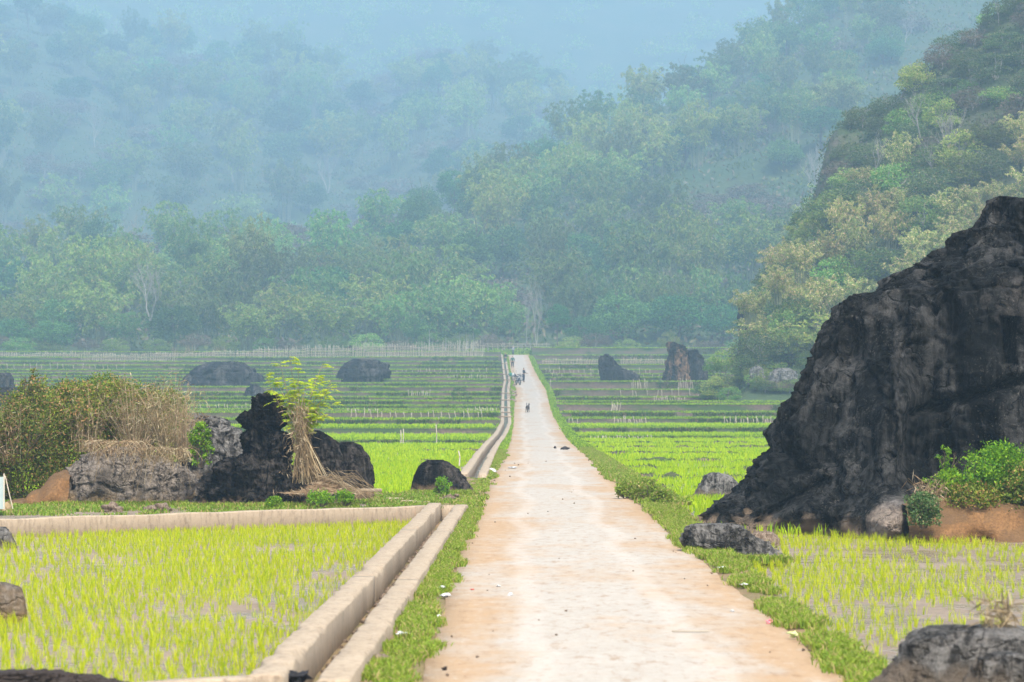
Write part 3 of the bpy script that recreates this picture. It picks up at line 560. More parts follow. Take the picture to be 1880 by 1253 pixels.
def place(kind, loc, H, Wd, label, group=None, j=None):
    pr = T[kind][RG.integers(len(T[kind])) if j is None else j]; sc = (Wd/pr[2], Wd/pr[2]*RG.uniform(.85, 1.1), H/pr[1]); rz = RG.uniform(0, 6.283)
    if kind == 'bare' and j is not None: rz = 0
    if not pr[3]:
        pr[3] = True; o = pr[0]; o.location = [float(v) for v in loc]; o.scale = sc; o.rotation_euler = (0, 0, rz); o['label'] = label
        if group: o['group'] = group
        return o
    return dup(pr[0], loc, rz, sc, label, group)
def treeat(kind, px, yb, yt, wpx, D, label, group=None, j=None):
    p = W(px, yb, D); return place(kind, p, (yb-yt)*D/F, wpx*D/F, label, group, j)
# trees one can tell apart along the forest foot
treeat('tree', 320, 648, 558, 100, 484, 'rounded bright green tree with dense crown at the forest foot, behind the bare forked tree')
treeat('tree', 97, 648, 586, 80, 484, 'rounded green tree at the left, second from the picture edge')
treeat('tree', 22, 648, 582, 76, 484, 'rounded green tree at the far left edge of the forest foot')
treeat('tree', 110, 640, 545, 90, 500, 'dark green tree standing behind the two rounded trees at far left')
treeat('tree', 764, 638, 582, 46, 482, 'small round green tree beside the slender pale-stemmed trees')
treeat('tall', 1025, 640, 556, 44, 478, 'narrow dark green tree just right of the road end')
treeat('tree', 1074, 640, 578, 76, 486, 'low rounded green tree right of the narrow dark tree')
treeat('tree', 1140, 640, 535, 112, 498, 'broad dense dark green tree behind the pointed terrace rock')
treeat('tree', 1238, 636, 538, 128, 500, 'widest dark green tree, behind the orange-streaked rock')
treeat('tree', 1325, 634, 556, 96, 498, 'bluish green tree between the widest dark tree and the cliff')
treeat('bare', 276, 586, 484, 92, 482, 'pale bare tree with forked spreading branches above the rounded bright tree', j=0)
treeat('bare', 985, 632, 515, 40, 480, 'slender pale bare tree with crossed trunks right of the road end', j=0)
treeat('bare', 966, 632, 525, 26, 484, 'thin straight bare tree behind the end of the road', j=1)
treeat('bare', 655, 268, 195, 44, 1400, 'white forked bare tree high on the hazy left slope', j=0)
treeat('bare', 762, 145, 80, 36, 1580, 'pale bare tree on the hazy ridge above the road', j=0)
FB = 'bamboo clumps along the forest foot'
for k, (px, yt, wp, D) in enumerate([(-60, 500, 150, 495), (40, 520, 130, 505), (185, 495, 140, 500), (230, 560, 100, 488), (385, 520, 140, 500), (455, 545, 130, 488), (520, 500, 140, 505), (600, 525, 170, 486), (680, 480, 150, 506), (735, 520, 130, 494), (800, 500, 140, 500), (850, 475, 150, 510), (905, 500, 110, 520), (1050, 490, 130, 508), (1095, 465, 140, 515), (1165, 465, 140, 520), (1225, 480, 120, 515), (1290, 470, 140, 520), (1350, 480, 120, 522), (1420, 480, 130, 520), (300, 480, 150, 515), (100, 475, 150, 518), (430, 470, 150, 522), (565, 465, 150, 525), (935, 545, 90, 506)]):
    pos = 'at the far left edge' if px < 60 else 'above the low bushes on the left' if px < 420 else 'left of centre' if px < 640 else 'just left of the road end' if px < 960 else 'just right of the road end' if px < 1130 else 'behind the dark terrace rocks' if px < 1320 else 'beside the cliff'
    treeat('bam', px, 646, yt, wp, D, f'tall arching pale bamboo clump at the forest foot, {pos}', FB)
for k in range(26):
    px = -80+k*62+RG.uniform(-20, 20)
    if 900 < px < 1010 or px > 1400: continue
    treeat(('grn', 'brown', 'grn')[k % 3], px, 650, 650-RG.uniform(22, 42), RG.uniform(45, 75), 477+RG.uniform(0, 4), 'low scrubby bush at the forest foot behind the bamboo fence' if px < 900 else 'low scrubby bush along the top of the right-hand terraces', 'bushes along the forest edge')
ST = 'slender pale-stemmed trees beyond the fence'
for px, yt in ((788, 598), (818, 612), (843, 604), (856, 602), (869, 606)):
    r = empty('slender_tree', W(px, 641, 474), 'thin pale-stemmed tree with small flat crown beyond the fence, left of the road end', 'tree', ST)
    h = (641-yt)*474/F; mb = MB(); pts = [(0, 0, -.3), (.05, 0, h*.5), (0, 0, h*.92)]; mb.tube(pts, [.09, .07, .05], 5); mb.build('trunk', M['bark'], r)
    mb = MB(); n = 260; a = RG.uniform(0, 6.28, n); q = np.sqrt(RG.uniform(0, 1, n))*1.3; mb.leaf(np.stack([q*np.cos(a), q*np.sin(a), h*.93+RG.uniform(-.3, .35, n)-q*.15], -1), fib(n), .4, .2); mb.build('crown', M['tree'], r)
# hillside trees
def scatter(dfun0, dfun1, px0, px1, step_px, rowm, zone, weights, groups):
    D = dfun0; cnt = 0; row = 0
    out = []
    while D < dfun1:
        px = px0+RG.uniform(0, step_px(D)); 
        while px < px1:
            d2 = D+RG.uniform(-rowm*.45, rowm*.45); out.append((px+RG.uniform(-.2, .2)*step_px(D), d2)); px += step_px(D)*RG.uniform(.8, 1.2)
        D += rowm; row += 1
    return out
def side_word(px): return 'at the left edge' if px < 250 else 'left of the road' if px < 800 else 'above the road end' if px < 1100 else 'right of the road' if px < 1400 else 'beside the cliff'
def grow(pts, limD, zone, hsc=1.0):
    for px, D in pts:
        X = (px-CX)*D/F
        if not limD(px, D): continue
        pn = float(fbm(np.array([X/60, D/60, 7.]), 3, 77)); u = RG.uniform()
        z = float(hz(px, D))-.6
        if pn > .48: kind = 'brown' if u < .85 else 'bare'
        elif pn > .18: kind = 'bam' if u < .55 else 'tree' if u < .75 else 'brown'
        elif pn > -.2: kind = 'bam' if u < .84 else 'tree'
        else: kind = 'bam' if u < .50 else 'tall' if u < .66 else 'tree'
        Hh = {'bam': 17.5, 'tree': 11, 'tall': 15, 'brown': 7, 'bare': 14}[kind]*RG.uniform(.75, 1.2)*hsc; Wd = {'bam': 14, 'tree': 11.5, 'tall': 10, 'brown': 13, 'bare': 8}[kind]*RG.uniform(.8, 1.2)*hsc
        nm = {'bam': 'pale feathery bamboo clump', 'tree': 'round dark green tree', 'tall': 'tall dark green tree', 'brown': 'low leafless brown thicket', 'bare': 'pale bare tree'}[kind]
        place(kind, (X, D, z), Hh, Wd, f'{nm} on the {zone}, {side_word(px)}', f'{nm}s on the {zone}')
grow(scatter(535, 1010, -60, 1680, lambda D: 86*700/D, 25.5, '', None, None), lambda px, D: D < it(px, *DA)+8 and not (px > 1560 and D < 820), 'lower hazy slope')
grow(scatter(940, 1610, -80, 1180, lambda D: 90*1250/D, 44, '', None, None), lambda px, D: D > it(px, *DA)+200 and HC-0 < 1e9 and (px < 1120), 'upper hazy mountain', 1.6)
# undergrowth and the farthest wood: nobody could count it
def cover(name, n, px0, px1, D0, D1, f, L, mt, hgt=1.5, cl=6, sel=None):
    px = RG.uniform(px0, px1, n); D = RG.uniform(D0, D1, n)
    if sel is not None: k = sel(px, D); px, D = px[k], D[k]
    n = len(px); X = (px-CX)*D/F; z = f(px, D); P = np.repeat(np.stack([X, D, z], -1), cl, 0); P += RG.normal(size=P.shape)*np.array([hgt*.7, hgt*.7, hgt*.35]); P[:, 2] += hgt*.3
    mb = MB(); mb.leaf(P, unit(RG.normal(size=P.shape)+[0, 0, .6]), L*RG.uniform(.6, 1.4, len(P)), L*.5); return tag(mb.build(name, mt), kind='stuff')
cover('undergrowth', 12000, -300, 2000, 490, 1850, hz, 1.2, M['brown'], 1.6, 5)
cover('green_undergrowth', 34000, -300, 2000, 490, 1850, hz, 1.2, M['bam'], 1.8, 5)
mb = MB()
for k in range(420):
    px = RG.uniform(-250, 2050); D = RG.uniform(1700, 2170); X = (px-CX)*D/F; z = float(hz(px, D)); Wd = RG.uniform(14, 24); H = RG.uniform(12, 20); nc = 14; d_ = fib(nc, .5)
    cen = d_*np.array([Wd*.4, Wd*.4, H*.45]); P = (cen[:, None]+fib(nc*16, .4).reshape(nc, 16, 3)*Wd*.16).reshape(-1, 3)+[X, D, z+H*.4]; mb.leaf(P, unit(RG.normal(size=P.shape)), 1.5, .9)
tag(mb.build('far_forest', M['bam']), kind='stuff')
# right-hand karst hill vegetation
V1 = 'vine-covered shrubs on the right-hand cliff'; V2 = 'yellowing bamboo on the right-hand slope'; cnt = 0
for row, D in enumerate(np.arange(272, 330, 5.0)):
    px = 1375+RG.uniform(0, 30)
    while px < 2050:
        zt = float(dz(px, D)); py = CY-(zt-HC)*F/D; X = (px-CX)*D/F
        ylow = py > 395-(px-1500)*.42+RG.uniform(-30, 30)
        if py < 700:
            if px < it(py, [0, 100, 200, 250, 330, 410, 500, 610, 690], [1830, 1730, 1570, 1545, 1530, 1500, 1430, 1390, 1370])+18: px += 20; continue
            if ylow and float(fbm(np.array([X/6, D/9, zt/6]), 2, 88)) < .04: place(('grn', 'bam', 'vine')[int(RG.integers(3))], (X, D, zt-.5), RG.uniform(4, 6), RG.uniform(5, 7.5), 'green tree-like shrub among the yellowing bamboo on the right slope', 'green shrubs on the right-hand slope')
            elif ylow: place('ybam', (X, D, zt-.5), RG.uniform(4.0, 6.5), RG.uniform(4.5, 7), 'yellowing bamboo spray on the slope ' + ('left of the outcrop top' if px < 1560 else 'directly above the black outcrop' if px < 1760 else 'at the right edge above the outcrop'), V2)
            else: place(('vine', 'grn', 'brown', 'vine')[int(RG.integers(4))], (X, D, zt-.9), RG.uniform(2.4, 4.2), RG.uniform(4.0, 6.8), 'dark vine-tangled shrub on the cliff ' + ('at its left shoulder' if px < 1600 else 'near the top right' if px < 1760 else 'at the right edge'), V1)
        px += RG.uniform(42, 66)
cover('cliff_undergrowth', 9000, 1350, 2200, 268, 328, lambda a, b: dz(a, b)-.35, .34, M['vine'], .55, 8)
for px, yb, yt in ((1600, 330, 235), (1690, 250, 160), (1520, 470, 400), (1745, 300, 200), (1560, 500, 430)):
    treeat('bare', px, yb, yt, 70, 300, {1600: 'pale bare branching shrub at the cliff shoulder', 1690: 'grey leafless shrub high on the right cliff', 1520: 'thin bare trunk above the left end of the yellow bamboo', 1745: 'grey twiggy shrub near the top right of the cliff', 1560: 'pale bare stems among the yellow bamboo'}[px])
for px, yb, yt, wp in ((1330, 688, 640, 60), (1365, 684, 630, 60), (1400, 672, 600, 70), (1440, 640, 570, 70), (1310, 690, 655, 40), (1380, 600, 520, 80), (1425, 560, 480, 80), (1470, 520, 430, 80)):
    treeat('grn' if yb > 620 else 'ybam', px, yb, yt, wp, 276, ('green shrub at the cliff foot ' + ('right of the black terrace rocks' if px < 1390 else 'above the grey rocks')) if yb > 620 else 'yellow-green bamboo spray hanging over the cliff foot left of the outcrop', 'plants at the cliff foot')

for k in range(22):
    px = 1300+k*9+RG.uniform(-6, 6); D = RG.uniform(266, 276); zt = float(dz(px, D)) if px > 1336 else 2.3; place('grn' if k % 3 else 'vine', ((px-CX)*D/F, D, zt-.3), RG.uniform(1.2, 2.8), RG.uniform(2.2, 3.6), 'low bush at the foot of the leafy cliff ' + ('beside the terrace rocks' if px < 1400 else 'among the grey rocks'), 'low bushes at the cliff foot')
# ------------------------------------------------------------------ rice and grass
def tufts(mb, X, Y, Z, nb, H, Wd, rad, lean=.5):
    n = len(X); P = np.repeat(np.stack([X, Y, Z], -1), nb, 0); P[:, :2] += RG.normal(size=(n*nb, 2))*rad
    hh = np.repeat(H*RG.uniform(.75, 1.25, n), nb)*RG.uniform(.6, 1.1, n*nb); mb.blade(P, hh, Wd, lean)
def field(name, D0, D1, xa, xb, sx, sy, nb, H, wd, rad, zf, mt, dens=None, jit=.25):
    mb = MB(); Y = np.arange(D0, D1, sy); xs = [];ys = []
    for y in Y:
        x = np.arange(xa(y), xb(y), sx); xs.append(x+RG.normal(size=len(x))*sx*jit); ys.append(y+RG.normal(size=len(x))*sy*jit)
    X = np.concatenate(xs); Yy = np.concatenate(ys)
    if dens is not None: k = RG.uniform(size=len(X)) < dens(X, Yy); X, Yy = X[k], Yy[k]
    tufts(mb, X, Yy, zf(X, Yy), nb, H, wd, rad); return tag(mb.build(name, mt), kind='stuff')
fr = lambda D, m_=60: (940+m_)*D/F
zl = lambda X, Y: X*0-.2
def dn(X, Y): return np.clip(.88+.55*fbm(np.stack([X*.5, Y*.35, X*0], -1), 3, 5), .15, 1)
field('rice_seedlings', 20, 55.5, lambda D: max(-fr(D)-.3, -14), lambda D: xch(D)-.12, .13, .20, 7, .145, .0060, .014, zl, M['rice'], lambda X, Y: dn(X, Y)*(Y < 49.2+(X+8.9)*.847)*(Y > 21.4+(X+1.9)*.74), .22)
def dnr(X, Y): return np.clip(.64+.8*fbm(np.stack([X*.45, Y*.25, X*0], -1), 3, 15)+(Y-36)*.02, .08, .95)*np.where((X > 8) & (Y > 46), 0, 1)
field('rice_seedlings', 18, 50, lambda D: xl(D)+RWID+vr(D)+.12, lambda D: fr(D)+.8, .15, .23, 7, .15, .0060, .014, lambda X, Y: X*0-.22, M['rice'], dnr, .25)
def rows_gap(X, Y, per=9.5, w_=.5): return np.where(np.abs(((Y+1.5*n1(X*.05, 3))/per) % 1-.5) < w_/per, .06, 1)
field('rice_field', 62, 112, lambda D: -fr(D)-2, lambda D: xch(D)-.2, .24, .34, 7, .21, .017, .05, zl, M['rice_far'], lambda X, Y: rows_gap(X, Y)*np.clip(.9+.5*fbm(np.stack([X*.3, Y*.1, X*0], -1), 2, 8), .3, 1)*(Y > 65.2+(X+1.5)*-.12))
field('rice_field', 50, 112, lambda D: xl(D)+RWID+vr(D)+.2, lambda D: fr(D)+2, .24, .36, 7, .21, .017, .05, lambda X, Y: X*0-.22, M['rice_far'], lambda X, Y: rows_gap(X, Y, 8.2, .55)*np.clip(.9+.5*fbm(np.stack([X*.3, Y*.1, X*0], -1), 2, 9), .3, 1))
field('rice_field', 112, 176, lambda D: -fr(D)-2, lambda D: xch(D)-.3, .40, .6, 7, .22, .032, .10, lambda X, Y: zside(LEFT, -1, X, Y), M['rice_far'], lambda X, Y: rows_gap(X, Y, 13, .5))
field('rice_field', 112, 190, lambda D: xl(D)+RWID+vr(D)+.3, lambda D: fr(D)+2, .40, .6, 7, .22, .032, .10, lambda X, Y: zside(RIGHT, 1, X, Y), M['rice_far'], lambda X, Y: rows_gap(X, Y, 12, .6))
field('rice_field', 178, 196, lambda D: -fr(D)-2, lambda D: xch(D)-.3, .5, .7, 7, .24, .05, .14, lambda X, Y: zside(LEFT, -1, X, Y), M['rice_far'])
field('rice_field', 192, 215, lambda D: xl(D)+RWID+vr(D)+.3, lambda D: fr(D)+2, .5, .7, 7, .24, .05, .14, lambda X, Y: zside(RIGHT, 1, X, Y), M['rice_far'])
def bund(D0, side, seed, h=.2):
    n = 260; s_ = np.linspace(0, 1, n); X = (xl(D0)+RWID+vr(D0)+.05+s_*30) if side > 0 else (xch(D0)-.05-s_*36); Y = D0+1.1*n1(X*.12, seed, 3); w_ = .22+.1*n1(X*.9, seed+2); hh = h*(.75+.6*n1(X*1.3, seed+3, 3)).clip(.25, 1.3); z = -.24
    P = np.concatenate([np.stack([X, Y-w_, X*0+z-.03], -1), np.stack([X, Y-w_*.5, z+hh], -1), np.stack([X, Y+w_*.5, z+hh], -1), np.stack([X, Y+w_, X*0+z-.03], -1)]); i = np.arange(3)[:, None]*n+np.arange(n-1)[None]; q = np.stack([i, i+1, i+1+n, i+n], -1).reshape(-1, 4)
    tag(mesh('field_bund', P, q if side > 0 else q[:, ::-1], M['terrace']), kind='structure')
    mb = MB(); k = RG.integers(0, n-1, 420); tufts(mb, X[k]+RG.normal(size=420)*.05, Y[k]+RG.normal(size=420)*.1, z+hh[k]*.8, 4, .10, .02*D0/90, .04*D0/90, 1.); tag(mb.build('bund_grass', M['scrubgrass']), kind='stuff')
for D0, sd in ((76, 1), (86, 1), (98, 1), (110, 1), (124, 1), (139, 1), (154, 1), (88, -1), (108, -1), (130, -1)): bund(D0, sd, int(D0))
# grass along every terrace lip, thicker and greener nearer by
for lv, side, nm in ((LEFT, -1, 'left'), (RIGHT, 1, 'right')):
    mb = MB(); mr = MB(); md = MB()
    for i in range(3 if side < 0 else 1, len(lv)):
        D0, z = lv[i]; n = 2600 if D0 < 330 else 1900; hw = fr(D0)+10; pz = lv[i-1][1]; sz = D0/220
        e = float(xch(D0)) if side < 0 else float(xl(D0)+RWID+vr(D0)); X = e+side*RG.uniform(.004, 1, n)*hw; E0 = dstart(lv, i, X, side)
        dn_ = n1(X*.10, i+3)+.5*n1(X*.7, i+9)
        tufts(mb, X, E0+RG.uniform(.06, .5, n), X*0+z+.02, 4, .09+.05*sz, .035*sz, .10*sz, .8)
        k = dn_ > .12; nk = k.sum(); u = RG.uniform(0, 1, nk)**.6; tufts(md, X[k], E0[k]-.05+.1*u, pz+u*(z-pz)-.03, 5, .14+.05*sz, .04*sz, .09*sz, 1.1)
        k = RG.uniform(size=n) < .7; tufts(mr, X[k], E0[k]+RG.uniform(.6, 5, k.sum()), z+X[k]*0, 4, .22, .05*sz, .12*sz, .5)
    tag(mb.build('bank_grass', M['lip']), kind='stuff'); tag(md.build('bank_weeds', M['scrubgrass']), kind='stuff'); tag(mr.build('terrace_rice', M['lip']), kind='stuff')
# verge grass and weeds
def verge(name, D0, D1, n, xa, xb, H, wd, mt, lean=1.1, nb=5, pw=1.0):
    D = D0+(D1-D0)*RG.uniform(0, 1, n)**pw; a = xa(D); b = xb(D); t = RG.beta(1.4, 1.4, n); X = a+(b-a)*t; k = fbm(np.stack([X*2.8, D*1.5, X*0], -1), 3, 66) > .04-.60*np.sin(t*np.pi)
    X, D = X[k], D[k]; mb = MB(); sz = D/35; tufts(mb, X, D, zr(D)-.012+X*0, nb, H, wd*1, .035, lean); return tag(mb.build(name, mt), kind='stuff')
verge('verge_grass', 20.5, 57, 11000, lambda D: xch(D)+.80, lambda D: xl(D)+.02+.14*n1(D*.6, 12), .085, .011, M['grass'])
verge('verge_grass', 57, 125, 9000, lambda D: xch(D)+.15*0+np.where(D < 79, .05, .8), lambda D: xl(D)+.05+.2*n1(D*.3, 13), .08, .025, M['grass'])
verge('verge_grass', 18, 60, 19000, lambda D: xl(D)+RWID-.0+.14*n1(D*.6, 14), lambda D: xl(D)+RWID+vr(D)*.85, .09, .012, M['grass'])
verge('verge_grass', 60, 130, 14000, lambda D: xl(D)+RWID-.05+.15*n1(D*.4, 15), lambda D: xl(D)+RWID+vr(D)+.1, .11, .03, M['grass'])
verge('verge_grass', 130, 460, 14000, lambda D: xl(D)+RWID-.05, lambda D: xl(D)+RWID+vr(D)+.1, .16, .07, M['lip'])
verge('verge_grass', 125, 460, 7000, lambda D: xch(D)+.8, lambda D: xl(D)+.05, .12, .06, M['lip'])
mb = MB(); px = RG.uniform(860, 1060, 5000); D = RG.uniform(472, 492, 5000); tufts(mb, (px-CX)*D/F, D, hz(px, D)-.05, 4, .4, .14, .3, .9); tag(mb.build('slope_grass', M['lip']), kind='stuff')
# ground cover around the left rocks
mb = MB(); n = 9000; X = RG.uniform(-11, -1.2, n); Y = RG.uniform(50, 65, n); k = (Y > 50.3+(X+8.9)*.847) & (fbm(np.stack([X*.9, Y*.5, X*0], -1), 3, 71) > -.05) & ((X > -3.4) | (X < -7.2) | (Y < 57)); X, Y = X[k], Y[k]
tufts(mb, X, Y, X*0+.04, 5, .09, .02, .05, 1.1); tag(mb.build('ground_weeds', M['sward']), kind='stuff')

mb = MB()
for p0, p1, D0, n in ((750, 872, 65.2, 420), (1248, 1445, 41.35, 500), (335, 655, 57.2, 700), (75, 380, 58.1, 500), (1262, 1365, 67.8, 200)):
    px = RG.uniform(p0, p1, n); dq = D0+RG.normal(size=n)*.12; tufts(mb, (px-CX)*dq/F, dq, px*0+(-.16 if D0 < 45 or D0 > 67 else .03), 5, .12, .018, .05, 1.)
tag(mb.build('base_weeds', M['grass']), kind='stuff')
# ------------------------------------------------------------------ near shrubs, dry grass, sapling
def shrub(px, yb, yt, wpx, D, mt, nl, L, label, name='shrub', cat='shrub', group=None, nc=24, z0=.0, twig=M['dbark'], wl=.55, lev=3, sparse=1.):
    p = W(px, yb, D); H = (yb-yt)*D/F; Wd = wpx*D/F; r = empty(name, p, label, cat, group); mb = MB(); tw = MB(); ends = []
    for k in range(7):
        a = RG.uniform(0, 6.28); ends += branchy(tw, (math.cos(a)*Wd*.08, math.sin(a)*Wd*.08, -.05), unit(np.array([math.cos(a)*Wd*.55/H, math.sin(a)*Wd*.4/H, 1])), H*.48, .012+H*.004, lev, .5, .25, 4)
    E = np.array(ends); E = E[(E[:, 2] > H*.08)]; E[:, 2] = np.minimum(E[:, 2], H*1.02)
    c_ = E[RG.integers(len(E), size=nl//14)]; zz_ = RG.uniform(0, .95, nl//14)**.9; aa_ = RG.uniform(0, 6.28, nl//14); rr_ = RG.uniform(.3, 1, nl//14)**.5*np.sqrt(np.clip(1-(np.maximum(zz_-.35, 0)/.65)**2, 0, 1))*(.85+.3*n1(aa_*1.3+px, 3)); c2 = np.stack([np.cos(aa_)*rr_*Wd*.48, np.sin(aa_)*rr_*Wd*.38, zz_*H], -1)
    cen = np.where(RG.uniform(size=(len(c_), 1)) < .30, c_, c2); P = np.repeat(cen, 14, 0)+RG.normal(size=(len(cen)*14, 3))*Wd*.045*sparse
    P = P[P[:, 2] > 0]; mb.leaf(P, unit(RG.normal(size=P.shape)+[0, 0, .15]), L*RG.uniform(.6, 1.4, len(P)), L*wl); mb.build('foliage', mt, r); tw.build('woody_stem', twig, r); return r
def canes(px, yb, yt, wpx, D, n, label, mt, arch=.5, name='dry_reed_clump', cat='dry grass', leafy=3, rad=.004, group=None, hang=0.):
    p = W(px, yb, D); H = (yb-yt)*D/F; Wd = wpx*D/F; r = empty(name, p, label, cat, group); mb = MB(); lf = MB()
    for k in range(n):
        a = RG.uniform(0, 6.28); q = RG.uniform(0, 1)**.5; b = np.array([math.cos(a)*Wd*.3*q, math.sin(a)*Wd*.25*q, 0]); h = H*RG.uniform(.5, 1.05); l = Wd*RG.uniform(.05, arch)*q; t = np.linspace(0, 1, 7)
        pts = b+np.array([math.cos(a), math.sin(a)*.6, 0])*(l*t**1.8)[:, None]; pts[:, 2] = h*(t-hang*t**3); pts += RG.normal(size=(7, 3))*.006; mb.tube(pts, np.linspace(rad, rad*.4, 7), 3, cap=False)
        ii = RG.integers(2, 7, leafy); lf.leaf(pts[ii], unit(RG.normal(size=(leafy, 3))+[0, 0, -.5]), RG.uniform(.08, .28, leafy), .014)
    mb.build('stalks', M['dry'], r); lf.build('foliage', mt, r); return r
BG = 'bushes massed on the left-hand rocks'
for a in ((45, 925, 740, 190, 60.5, 'shrub', 26000, .06, 'dark leafy bush at the left edge above the bare earth slope'),
          (140, 885, 700, 170, 61.5, 'shrub', 24000, .06, 'leafy olive-green bush second from the left in the thicket'),
          (60, 820, 708, 150, 63, 'shrub', 9000, .06, 'brownish sprawling bush behind the dark leafy one'),
          (225, 850, 700, 150, 62, 'shrub', 20000, .055, 'green bush in the middle of the thicket above the tan rock'),
          (300, 850, 712, 130, 62.5, 'shrub', 13000, .05, 'thin brown-green bush at the right of the thicket'),
          (190, 790, 686, 110, 64, 'shrub', 5000, .05, 'sparse twiggy bush along the skyline of the thicket')):
    shrub(*a[:5], M[a[5]], *a[6:9], group=BG)
shrub(62, 770, 672, 30, 61, M['shrub'], 500, .06, 'lone tall leafy shoot poking above the thicket at left', 'leafy_shoot', 'plant', lev=2)
shrub(368, 855, 775, 44, 58.2, M['fresh'], 1300, .065, 'bright green young shrub in front of the grey boulder', 'leafy_shrub', lev=2)
for a in ((250, 830, 690, 110, 61, 170, 'tall dry reed clump in the centre of the thicket'), (315, 835, 705, 90, 60.7, 150, 'dry brown reed clump at the right end of the thicket'), (160, 830, 705, 80, 60.8, 70, 'thin dry reeds mixed into the leafy bushes'), (30, 850, 745, 90, 60, 90, 'dry straw stalks over the dark bush at the left edge'), (345, 840, 740, 50, 60, 60, 'dry stalks leaning toward the grey boulder'), (285, 780, 700, 160, 63, 90, 'fringe of dead stalks along the top of the thicket')):
    canes(*a, M['drygrass'], .8, leafy=5, group='dry reeds in the left-hand thicket')
for px, yt, wp, n in ((215, 822, 110, 130), (300, 835, 90, 130)):
    r = empty('hanging_dry_grass', W(px, yt, 57.6), f'dry straw hanging over the {"tan rock face" if px < 250 else "brown rock left of the black spire"}', 'dry grass'); mb = MB(); Wm = wp*57.6/F
    for k in range(n):
        x = RG.uniform(-.5, .5)*Wm; l = RG.uniform(.1, .5)*(1 if RG.uniform() < .8 else 1.9); t = np.linspace(0, 1, 6); a = RG.normal()*.25
        pts = np.stack([x+a*t, .2-.45*t**.5+RG.normal()*.03+0*t, .1+.12*np.sin(t*2)-l*t**1.6], -1); mb.tube(pts, np.linspace(.006, .003, 6), 3, cap=False)
    mb.build('stalks', M['dry'], r)
    lf = MB(); P = np.stack([RG.uniform(-.5, .5, 500)*Wm, RG.uniform(-.3, .3, 500), RG.uniform(-.12, .14, 500)], -1); lf.leaf(P, unit(RG.normal(size=P.shape)+[0, -.2, -.3]), RG.uniform(.06, .22, 500), .014); lf.build('foliage', M['drygrass'], r)
# sapling with its bundle of dry stalks
D = 58.0; base = W(566, 895, D); sp = empty('sapling', base, 'young tree with feathery yellow-green leaves rising from a bundle of dry stalks', 'sapling')
mb = MB(); lf = MB(); sc = D/F
for k, (tx, ty) in enumerate([(490, 690), (505, 720), (515, 668), (535, 655), (543, 700), (560, 735), (580, 690), (592, 668), (610, 700), (600, 735), (575, 765), (530, 745), (495, 745), (520, 700), (565, 705), (590, 715), (612, 742), (550, 680), (572, 742), (506, 700), (603, 712), (585, 750), (525, 725), (596, 765)]):
    tip = np.array([(tx-566)*sc, RG.uniform(-.5, .5), (895-ty)*sc]); j = np.array([(545-566)*sc*RG.uniform(.4, 1.4), 0, (895-770)*sc*RG.uniform(.85, 1.1)])
    t = np.linspace(0, 1, 8)[:, None]; pts = (1-t)**2*np.array([0, 0, 0.])+2*t*(1-t)*j+t**2*tip; mb.tube(pts, np.linspace(.009, .003, 8), 4, cap=False)
    for f in range(12):
        q = RG.uniform(.5, 1.0) if f else 1.; o = pts[0]*0+np.array([np.interp(q, t[:, 0], pts[:, i]) for i in range(3)]); a = RG.uniform(0, 6.28); fd = unit(np.array([math.cos(a), math.sin(a)*.7, RG.uniform(-.1, .7)])); Lf = RG.uniform(.14, .32); u = np.linspace(.1, 1, 15)
        ax = o+fd*(Lf*u)[:, None]; ax[:, 2] -= Lf*.35*u**2; sd = unit(np.cross(fd, [0, 0, 1.])); mb.tube(ax[::3], .0018, 3, cap=False)
        for sg in (-1, 1): lf.leaf(ax, unit(sd*sg+fd*.35+[0, 0, -.25]+RG.normal(size=ax.shape)*.15), .075*np.sin(u*2.6+.35)+.022, .021, N=np.tile([0, -.5, 1.], (15, 1))+RG.normal(size=(15, 3))*.4)
mb.build('woody_stem', M['dry'], sp); lf.build('leaves', M['sapling'], sp)
r = empty('dry_stalk_bundle', W(560, 888, 57.7), 'bundle of dead brown stalks wrapped around the sapling stem', 'dry grass'); mb = MB()
for k in range(95):
    top = np.array([RG.normal()*.13-.14, RG.normal()*.10, RG.uniform(.7, 1.85)]); mid = np.array([RG.normal()*.09-.10, RG.normal()*.1, RG.uniform(.8, 1.2)]); a = RG.uniform(0, 1); bt = np.array([-.3+RG.uniform(-.05, .1)+.7*a, RG.normal()*.2, RG.uniform(.0, .25)]) if k % 3 else np.array([RG.normal()*.12+.2*a, RG.normal()*.15, .0])
    t = np.linspace(0, 1, 7)[:, None]; pts = (1-t)**2*bt+2*t*(1-t)*mid+t**2*top; mb.tube(pts+RG.normal(size=(7, 3))*.012, np.linspace(.007, .003, 7), 3, cap=False)
mb.build('stalks', M['dry'], r)
lf = MB(); P = np.stack([RG.normal(size=700)*.13-.10, RG.normal(size=700)*.14, RG.uniform(.2, 1.6, 700)], -1); lf.leaf(P, unit(RG.normal(size=P.shape)+[0, 0, -.8]), RG.uniform(.06, .25, 700), .016); lf.build('foliage', M['drygrass'], r)
r = empty('straw_pile', W(600, 905, 57.2), 'heap of cut straw spilled at the foot of the dry stalk bundle', 'straw pile'); mb = MB()
n = 1500; a = RG.normal(size=(n, 2)); x = a[:, 0]*.33; y = a[:, 1]*.25; z = .32*np.exp(-(x/.35)**2-(y/.3)**2)*RG.uniform(.3, 1, n)
lf = MB(); dr = unit(np.stack([RG.normal(size=n), RG.normal(size=n)*.6, RG.normal(size=n)*.25], -1)); lf.leaf(np.stack([x, y, z], -1)-dr*.12, dr, RG.uniform(.15, .4, n), .012); lf.build('foliage', M['drygrass'], r)
